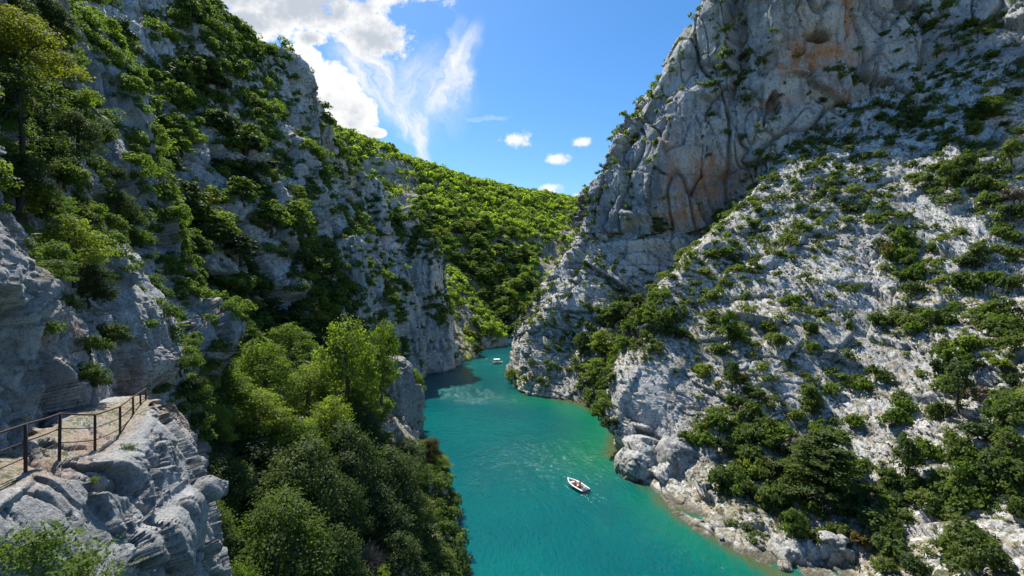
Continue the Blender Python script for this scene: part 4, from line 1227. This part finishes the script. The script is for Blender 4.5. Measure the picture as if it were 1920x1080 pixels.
def hull_sections(Ln, wid, n=18):
    out = []
    for i in range(n):
        t = i / (n - 1)                                     # 0 stern, 1 bow
        w = wid / 2 * (0.86 + 0.14 * math.sin(min(1, t / 0.45) * math.pi / 2)) * (1 - max(0, (t - 0.45) / 0.55) ** 2.1)
        w = max(w, 0.015); y = -Ln / 2 + Ln * t; sheer = 0.52 + 0.22 * t ** 2
        out.append((w, y, sheer, -0.12 + 0.35 * max(0, t - 0.75) ** 2 * 8))
    return out
def loft_quads(rows, close=False):
    v = [p for r in rows for p in r]; m = len(rows[0]); f = []
    for i in range(len(rows) - 1):
        for k in range(m - (0 if close else 1)):
            f.append((i * m + k, i * m + (k + 1) % m, (i + 1) * m + (k + 1) % m, (i + 1) * m + k))
    return np.array(v), f
def boat(loc, heading, label, canopy):
    root = empty('motorboat', loc, heading); tag(root, label, 'boat', 'small motorboats on the river')
    Ln, wid = 4.9, 1.95
    S = hull_sections(Ln, wid)
    outer = MB(); rows = [[(-w, y, sh), (-w * 0.97, y, sh * 0.45), (-w * 0.72, y, k + 0.1), (0, y, k), (w * 0.72, y, k + 0.1), (w * 0.97, y, sh * 0.45), (w, y, sh)] for w, y, sh, k in S]
    outer.addvf(*loft_quads(rows))
    w, y, sh, k = S[0]
    outer.addvf(rows[0], [tuple(range(7))])
    outer.build('hull', M_GEL, root)
    band = MB(); rows = [[(sx * (w * 0.985 + 0.006), y - (0.004 if i == 0 else 0), sh * 0.72), (sx * (w * 0.97 + 0.006), y, sh * 0.3)] for i, (w, y, sh, k) in enumerate(S[:9]) for sx in (1,)]
    band.addvf(*loft_quads(rows)); rows = [[(-q[0], q[1], q[2]) for q in r] for r in rows]; band.addvf(*loft_quads(rows))
    w0 = S[0][0]; band.box((0, -Ln / 2 - 0.012, 0.27), (w0 * 1.9, 0.02, 0.3)); band.build('hull_band', M_NAVY, root)
    rim = MB(); rows = [[(sx * (w + 0.02), y, sh + 0.0), (sx * (w + 0.02), y, sh + 0.05), (sx * max(w - 0.17, 0.0), y, sh + 0.05), (sx * max(w - 0.17, 0.0), y, sh - 0.02)] for w, y, sh, k in S for sx in (1,)]
    rim.addvf(*loft_quads(rows)); rows = [[(-q[0], q[1], q[2]) for q in r] for r in rows]; rim.addvf(*loft_quads(rows)); rim.build('gunwale', M_GEL, root)
    inn = MB(); rows = [[(-max(w - 0.17, 0.004), y, sh), (-max(w - 0.22, 0.003), y, 0.16), (max(w - 0.22, 0.003), y, 0.16), (max(w - 0.17, 0.004), y, sh)] for w, y, sh, k in S]
    inn.addvf(*loft_quads(rows)); inn.build('cockpit_floor', M_DECK, root)
    MB().box((0, 1.25, 0.42), (1.2, 0.5, 0.12)).build('bow_seat', M_DECK, root, False, 0.03)
    MB().box((0, -0.25, 0.4), (1.5, 0.42, 0.14)).build('bench', M_GEL, root, False, 0.03)
    MB().box((0, -2.0, 0.5), (1.45, 0.6, 0.16)).build('stern_bench', M_CUSH, root, False, 0.04)
    cs = MB().box((0.42, 0.32, 0.45), (0.5, 0.3, 0.55)).build('console', M_GEL, root, False, 0.05)
    MB().tube([(0.42 + 0.15 * math.cos(a), 0.14, 0.76 + 0.15 * math.sin(a)) for a in np.linspace(0, 6.283, 13)], 0.015, 5).build('steering_wheel', M_GREY, cs)
    mo = MB().box((0, -Ln / 2 - 0.2, 0.62), (0.26, 0.36, 0.3)).box((0, -Ln / 2 - 0.16, 0.2), (0.12, 0.2, 0.7)).build('outboard_motor', M_GREY, root, False, 0.04)
    MB().box((0, -Ln / 2 - 0.028, 0.3), (0.5, 0.012, 0.12)).build('registration_plate', M_GEL, root, False)
    if canopy:
        cp = MB(); rows = []
        for i in range(9):
            x = -0.95 + 1.9 * i / 8; rows.append([(x, y, 1.85 + 0.16 * (1 - (x / 0.95) ** 2)) for y in np.linspace(-1.9, 0.9, 6)])
        lo = [[(a, b, c - 0.05) for a, b, c in r] for r in rows]
        cp.addvf(*loft_quads(rows)); cp.addvf(*loft_quads(lo)); cp.build('canopy', M_CANVAS, root)
        for sx in (-0.85, 0.85):
            for y in (-1.75, 0.75): MB().tube([(sx, y, 0.5), (sx, y, 1.86)], 0.025, 7).build('canopy_post', M_STEEL, root)
    return root
def on_boat(bt, x, y, z, *a, **k):
    m = Matrix.Translation(bt.location) @ Matrix.Rotation(bt.rotation_euler.z, 4, 'Z')
    q = m @ Vector((x, y, z)); rz = bt.rotation_euler.z + a[0]
    return person(tuple(q), rz, *a[1:], **k)
bow = Vector(P(1066, 903, 77.2)); stern = Vector(P(1097, 922, 73.4)); dv = bow - stern
b1 = boat((((bow + stern) / 2).x, ((bow + stern) / 2).y, 0.0), math.atan2(-dv.x, dv.y), 'open white motorboat with navy stern carrying people in red, nearest the camera', False)
on_boat(b1, -0.38, -0.22, 0.45, 0.2, 'sit', 'red', 'navy', 'person in a red top seated on the inland side of the open boat')
on_boat(b1, 0.0, -0.85, 0.32, -0.1, 'sit', 'red', 'black', 'person in a red top seated behind the bench of the open boat')
on_boat(b1, 0.5, -0.3, 0.45, 0.1, 'sit', 'tan', 'tan', 'person in a tan top steering the open boat')
b2 = boat((P(933, 681, 1)[0] * 199, 199.5, 0.0), R(-72), 'far white motorboat under a flat white canopy near the headland', True)
on_boat(b2, -0.4, -0.25, 0.45, 0.0, 'sit', 'navy', 'navy', 'person in dark clothes seated at the rail side under the boat canopy')
on_boat(b2, 0.1, -0.3, 0.45, 0.0, 'sit', 'red', 'grey', 'person in a red top seated mid bench under the boat canopy')
on_boat(b2, 0.55, -0.25, 0.45, 0.0, 'sit', 'white', 'blue', 'person in a white top at the wheel under the boat canopy')
def wake(bt, n, ln, sp):
    a = bt.rotation_euler.z; fx, fy = -math.sin(a), math.cos(a)
    t = RNG.random(n) ** 1.4 * ln + 2.5; side = RNG.choice([-1, 0, 1], n, p=[0.35, 0.3, 0.35]) * (0.5 + t * sp) + RNG.normal(0, 0.16, n)
    c = np.stack([bt.location.x - fx * t + fy * side, bt.location.y - fy * t - fx * side, np.full(n, 0.012)], 1)
    v, f = leaves(c, np.tile([0, 0, 1.0], (n, 1)), RNG.uniform(0.03, 0.12, n) * (1.2 - t / (ln + 3)), 0.5)
    v[:, 2] = 0.012 + 0.0008 * (np.arange(len(v)) // 4 % 9)
    tag(link_obj('foam', mesh_np('foam', v, f, False), M_CANVAS), kind='stuff')
wake(b1, 70, 5.0, 0.14); wake(b2, 110, 12.0, 0.14)
# walkers on the path at the foot of the rock tower
M_PATH = simple_mat('path_stone', (0.36, 0.32, 0.27), 0.95, 0, 0.3, 3, 0.03)
wa = (P(757, 800, 90.0)[0], 90.0); wb = (P(773, 800, 91.0)[0], 91.0)
ground_z = lambda x, y: max(drop(low_slope, x, y), P(0, 809, 91.5)[2]) + 0.14
za, zb = ground_z(*wa), ground_z(*wb)
pth = MB(); rows = []
for x, y, z in [(-27.5, 87.0, za + 2.6), (-24.6, 89.4, za + 1.2), (wa[0] - 0.9, wa[1] - 0.7, za), (wa[0] + 0.4, wa[1] + 0.25, za), (wb[0] - 0.3, wb[1] - 0.2, zb), (wb[0] + 0.6, wb[1] + 0.9, zb)]:
    rows.append([(x - 0.8, y + 0.9, z - 1.6), (x - 0.8, y + 0.9, z), (x, y, z + 0.02), (x + 0.7, y - 0.8, z), (x + 0.8, y - 0.9, z - 2.2)])
pth.addvf(*loft_quads(rows)); tag(pth.build('path', M_PATH), kind='structure')
person((wa[0], wa[1], za + 0.03), R(160), 'walk', 'white', 'grey', 'walker in a white top on the path below the rock tower', 'down', 'white')
person((wb[0], wb[1], zb + 0.03), R(20), 'stand', 'black', 'navy', 'walker in dark clothes at the foot of the rock tower', 'down')
# ------------------------------------------------------------------ boulders and loose stones of the slope
def boulder(px, py, d, rad, label, rz=0.0, sub=6, dsp=None, k=0.9, flat=0.0):
    bm = bmesh.new(); bmesh.ops.create_icosphere(bm, subdivisions=sub, radius=1.0)
    v = np.array([q.co[:] for q in bm.verts]); f = np.array([[q.index for q in t.verts] for t in bm.faces]); bm.free()
    u = v.copy()
    v = np.sign(v) * np.abs(v) ** 0.85
    ca, sa = math.cos(rz), math.sin(rz)
    q = v * np.array(rad); q = np.stack([q[:, 0] * ca - q[:, 1] * sa, q[:, 0] * sa + q[:, 1] * ca, q[:, 2]], 1)
    nn = u / np.array(rad); nn = np.stack([nn[:, 0] * ca - nn[:, 1] * sa, nn[:, 0] * sa + nn[:, 1] * ca, nn[:, 2]], 1); nn /= np.linalg.norm(nn, axis=1, keepdims=True)
    c = np.array(P(px, py, d)); p = q + c
    R_ = float(np.mean(rad))
    h, cr_ = (dsp or rock_disp(R_ * 2, R_ * 0.12, R_ * 0.9, R_ * 0.015, R_ * 0.9, R_ * 0.2, R_ * 0.3, R_ * 0.05, 0.5, 0.05, 0.3, 0.7, R_ * 0.035, R_ * 0.55))(p, nn)
    w = p + nn * h[:, None]
    col = rock_colour(w, nn, sstep(0.75, 0.98, nn[:, 2]) * flat, np.zeros(len(w)), cr_, k, (0.56, 0.55, 0.52), (0.36, 0.365, 0.36))
    wet = sstep(0.9, 0.25, w[:, 2])
    col = lerp3(col, wet * 0.6, (0.3, 0.26, 0.17))
    me = mesh_np('boulder', w - c, f, True, {'surf': ('POINT', col)})
    o = link_obj('boulder', me, M_ROCK_SLOPE); o.location = tuple(c)
    tag(o, label, 'boulder', 'boulders at the foot of the rocky bank')
    return o
boulder(1205, 882, 82.0, (5.0, 4.4, 5.0), 'squared pale block in the water under the smooth overhanging buttress', 0.5, 6)
for (px, py, d, rad, rz, lab) in [
    (1275, 880, 79, (3.6, 3.5, 5.0), 0.2, 'tall pale rock beside the squared block, parted from it by a dark crack'),
    (1330, 990, 64.5, (1.7, 1.3, 1.3), 0.4, 'low white boulder at the waterline above the others of its heap'),
    (1310, 1002, 62.5, (1.2, 1.0, 0.8), 1.0, 'small flat white boulder dipping into the green water'),
    (1362, 1012, 61.5, (1.5, 1.2, 1.1), 0.1, 'wedge shaped white boulder in the waterline heap'),
    (1395, 1040, 58.5, (1.8, 1.3, 1.2), 0.8, 'pale boulder at the water, between the wedge and the twin pillars'),
    (1488, 1050, 56, (2.3, 2.0, 3.0), 0.3, 'ribbed pale rock pillar at the bottom edge, riverward of its twin'),
    (1556, 1050, 55.5, (2.0, 1.9, 3.4), -0.2, 'second pale rock pillar at the bottom edge, inland of its twin'),
    (1700, 925, 60, (2.6, 2.0, 1.4), 0.5, 'slanting pale slab inland of the big pine'),
    (1555, 460, 108, (2.2, 1.6, 1.2), 0.2, 'weathered pale outcrop among the shrubs high on the slope'),
    (1340, 470, 119, (3.8, 2.2, 2.6), -0.5, 'long pale crest rock on the slope rim below the cave hollow')]:
    boulder(px, py, d, rad, lab, rz, 5)

def rubble(s, n, name):
    bm = bmesh.new(); bmesh.ops.create_icosphere(bm, subdivisions=1, radius=1.0)
    v0 = np.array([q.co[:] for q in bm.verts]); f0 = np.array([[q.index for q in t.verts] for t in bm.faces]); bm.free()
    V = s.V.reshape(-1, 3); px, py = proj(V)
    w = s.area.ravel() * np.clip(0.5 + 1.6 * fbm(V / 9.0 + 77, 2), 0.02, 1.5) * (s.N.reshape(-1, 3)[:, 2] > 0.35) * (V[:, 2] > 0.3) * (px > 1000) * (px < 2000) * (py > 0) * (py < 1150)
    i = RNG.choice(len(V), n, p=w / w.sum())
    r = np.clip(np.exp(RNG.normal(-1.75, 0.5, n)), 0.06, 0.6)
    st = v0[None] * (RNG.uniform(0.55, 1.2, (n, len(v0), 1))) * RNG.uniform(0.6, 1.3, (n, 1, 3))
    a = RNG.uniform(0, 6.28, n); ca, sa = np.cos(a)[:, None], np.sin(a)[:, None]
    st = np.stack([st[..., 0] * ca - st[..., 1] * sa, st[..., 0] * sa + st[..., 1] * ca, st[..., 2] * 0.7], -1)
    v = V[i][:, None] + st * r[:, None, None] + np.array([0, 0, 0.25]) * r[:, None, None]
    f = (f0[None] + (np.arange(n) * len(v0))[:, None, None]).reshape(-1, 3)
    col = np.repeat(np.array([0.5, 0.485, 0.45])[None] * RNG.uniform(0.5, 1.0, (n, 1)), len(v0), 0)
    o = link_obj(name, mesh_np(name, v.reshape(-1, 3), f, False, {'surf': ('POINT', col)}), M_ROCK_SLOPE); tag(o, kind='stuff')
rubble(right_slope, 5500, 'rubble')
#@@OBJECTS_END
# ------------------------------------------------------------------ sky, clouds, sun
SUN_EL, SUN_AZ = 56.0, -33.0       # azimuth from straight ahead (+Y), negative to the left
sd = Vector((math.sin(R(SUN_AZ)) * math.cos(R(SUN_EL)), math.cos(R(SUN_AZ)) * math.cos(R(SUN_EL)), math.sin(R(SUN_EL))))
sun = bpy.data.lights.new('sun', 'SUN'); sun.energy = 4.15; sun.angle = R(0.5); sun.color = (1.0, 0.95, 0.86)
so = bpy.data.objects.new('sun', sun); COL.objects.link(so)
so.rotation_euler = (-sd).to_track_quat('-Z', 'Y').to_euler(); so.location = (0, 0, 400)

def build_world():
    w = bpy.data.worlds.new('World'); SC.world = w; w.use_nodes = True
    nt = w.node_tree; nt.nodes.clear(); n = N(nt)
    out = n.add('ShaderNodeOutputWorld')
    sky = n.add('ShaderNodeTexSky', sky_type='NISHITA', sun_disc=False, sun_elevation=R(SUN_EL), sun_rotation=R(SUN_AZ), altitude=400, air_density=1.0, dust_density=0.4, ozone_density=2.0)
    hs = n.add('ShaderNodeHueSaturation', ins={'Saturation': 1.32, 'Value': 0.84}); n.link(sky.outputs[0], hs.inputs['Color'])
    bg = n.add('ShaderNodeBackground', ins={'Strength': 0.115}); n.link(hs.outputs[0], bg.inputs[0])
    tc = n.add('ShaderNodeTexCoord').outputs['Generated']
    sx = n.add('ShaderNodeSeparateXYZ'); n.link(tc, sx.inputs[0])
    X, Y, Z = sx.outputs
    ys = n.math('MAXIMUM', Y, 0.04)
    U = n.math('MULTIPLY', n.math('DIVIDE', X, ys), F)      # angles on the sky, in hundredths of the view
    V = n.math('MULTIPLY', n.math('DIVIDE', Z, ys), F)
    front = n.maprange(Y, 0.05, 0.2)
    uv = n.add('ShaderNodeCombineXYZ'); n.link(U, uv.inputs[0]); n.link(V, uv.inputs[1])
    uv = uv.outputs[0]
    # billowing cumulus outline
    nb = n.noise(uv, 1 / 95.0, 9, 0.62)
    nf = n.noise(uv, 1 / 26.0, 7, 0.6)
    def blob(px, py, rx, ry, rot=0.0, at=None):
        mp = n.add('ShaderNodeMapping', vector_type='POINT', ins={})
        sub = n.add('ShaderNodeVectorMath', operation='SUBTRACT'); n.link(at or uv, sub.inputs[0]); sub.inputs[1].default_value = (px - 960, 540 - py, 0)
        vr = n.add('ShaderNodeVectorRotate', rotation_type='Z_AXIS', ins={'Angle': rot}); n.link(sub.outputs[0], vr.inputs['Vector'])
        dv = n.add('ShaderNodeVectorMath', operation='DIVIDE'); n.link(vr.outputs[0], dv.inputs[0]); dv.inputs[1].default_value = (rx, ry, 1)
        ln = n.add('ShaderNodeVectorMath', operation='LENGTH'); n.link(dv.outputs[0], ln.inputs[0])
        return n.math('SUBTRACT', 1.0, ln.outputs['Value'])
    def mx(lst):
        r = lst[0]
        for q in lst[1:]: r = n.math('MAXIMUM', r, q)
        return r
    cum = mx([blob(570, 12, 250, 72), blob(470, 40, 120, 50), blob(700, 70, 95, 65), blob(770, -25, 70, 40), blob(430, -10, 110, 60), blob(580, 72, 40, 24)])
    cum2 = mx([blob(610, 190, 80, 85), blob(565, 130, 50, 60), blob(655, 215, 60, 55), blob(560, 200, 70, 90), blob(690, 250, 40, 14)])
    small = mx([blob(970, 262, 40, 19), blob(1045, 298, 30, 18), blob(1092, 267, 26, 13), blob(1027, 356, 34, 15), blob(1085, 368, 22, 10)])
    nbc = n.math('SUBTRACT', nb, 0.5); nfc = n.math('SUBTRACT', nf, 0.5)
    d1 = n.math('ADD', cum, n.math('ADD', n.math('MULTIPLY', nbc, 3.1), n.math('MULTIPLY', nfc, 0.5)))
    m1 = n.maprange(d1, 0.14, 0.5, 0, 1, True)
    d2 = n.math('ADD', cum2, n.math('ADD', n.math('MULTIPLY', nbc, 0.5), n.math('MULTIPLY', nfc, 0.55)))
    m2 = n.maprange(d2, 0.02, 0.16, 0, 1, True)
    d3 = n.math('ADD', small, n.math('MULTIPLY', nfc, 2.2))
    m3 = n.maprange(d3, 0.1, 0.75, 0, 0.92, True)
    # fibrous cirrus, fanned out from one root
    def streaked(px, py, rx, ry, rot, s=1.0):
        bl = blob(px, py, rx, ry, rot, uvw)
        vr = n.add('ShaderNodeVectorRotate', rotation_type='Z_AXIS', ins={'Angle': rot}); n.link(uvw, vr.inputs['Vector'])
        st = n.noise(n.scaled(vr.outputs[0], 1 / 120.0, 1 / 34.0, 1), 1.0, 9, 0.68, 0.5)
        return n.math('MULTIPLY', n.maprange(bl, 0.0, 0.75, 0, 1, True), n.maprange(st, 0.3, 0.6, 0.06, s))
    wn = n.add('ShaderNodeTexNoise', ins={'Scale': 1 / 110.0, 'Detail': 6, 'Roughness': 0.6}); n.link(uv, wn.inputs['Vector'])
    wm = n.add('ShaderNodeVectorMath', operation='MULTIPLY_ADD'); n.link(wn.outputs['Color'], wm.inputs[0]); wm.inputs[1].default_value = (110, 110, 0); wm.inputs[2].default_value = (-55, -55, 0)
    wa = n.add('ShaderNodeVectorMath', operation='ADD'); n.link(uv, wa.inputs[0]); n.link(wm.outputs[0], wa.inputs[1])
    uvw = wa.outputs[0]
    ci = mx([streaked(700, 140, 135, 58, R(45), 1.0), streaked(770, 215, 85, 50, R(62), 1.0), streaked(845, 140, 130, 50, R(-66), 0.95), streaked(770, 150, 110, 60, R(-50), 0.6),
             streaked(790, 255, 70, 26, R(85), 0.85), streaked(850, 90, 80, 26, R(-88), 0.6), streaked(905, 208, 60, 9, R(-4), 0.4), streaked(800, 170, 120, 100, R(60), 0.4)])
    mc = n.math('MULTIPLY', ci, 0.97)
    mask = n.math('MULTIPLY', mx([m1, m2, m3, mc]), front)
    # dense cores are greyer from below
    core = n.maprange(n.math('ADD', cum, n.math('MULTIPLY', nfc, 1.1)), 0.3, 0.9, 0, 1, True)
    core2 = n.maprange(n.noise(uv, 1 / 45.0, 6, 0.6), 0.45, 0.66, 0, 0.6)
    shade = n.math('ADD', n.math('MULTIPLY', core, 0.9), n.math('MULTIPLY', core2, n.maprange(d2, 0.3, 0.7)), clamp=True)
    cc = n.mix(shade, (1.0, 1.0, 1.0), (0.52, 0.58, 0.67))
    cb = n.add('ShaderNodeBackground', ins={'Strength': 0.53}); n.link(cc, cb.inputs[0])
    ms = n.add('ShaderNodeMixShader'); n.link(mask, ms.inputs[0]); n.link(bg.outputs[0], ms.inputs[1]); n.link(cb.outputs[0], ms.inputs[2])
    n.link(ms.outputs[0], out.inputs[0])
build_world()

# ------------------------------------------------------------------ camera and render settings
cam = bpy.data.cameras.new('camera'); cam.lens = 16.0; cam.sensor_width = 36.0; cam.clip_start = 0.05; cam.clip_end = 20000
co = bpy.data.objects.new('camera', cam); COL.objects.link(co)
co.location = (0, 0, HC); co.rotation_euler = (R(90), 0, 0)
SC.camera = co
SC.view_settings.view_transform = 'Standard'; SC.view_settings.look = 'None'
SC.view_settings.exposure = 0.95; SC.view_settings.gamma = 1.0
SC.cycles.max_bounces = 6; SC.cycles.diffuse_bounces = 3; SC.cycles.glossy_bounces = 2; SC.cycles.transmission_bounces = 3
SC.cycles.use_denoising = True
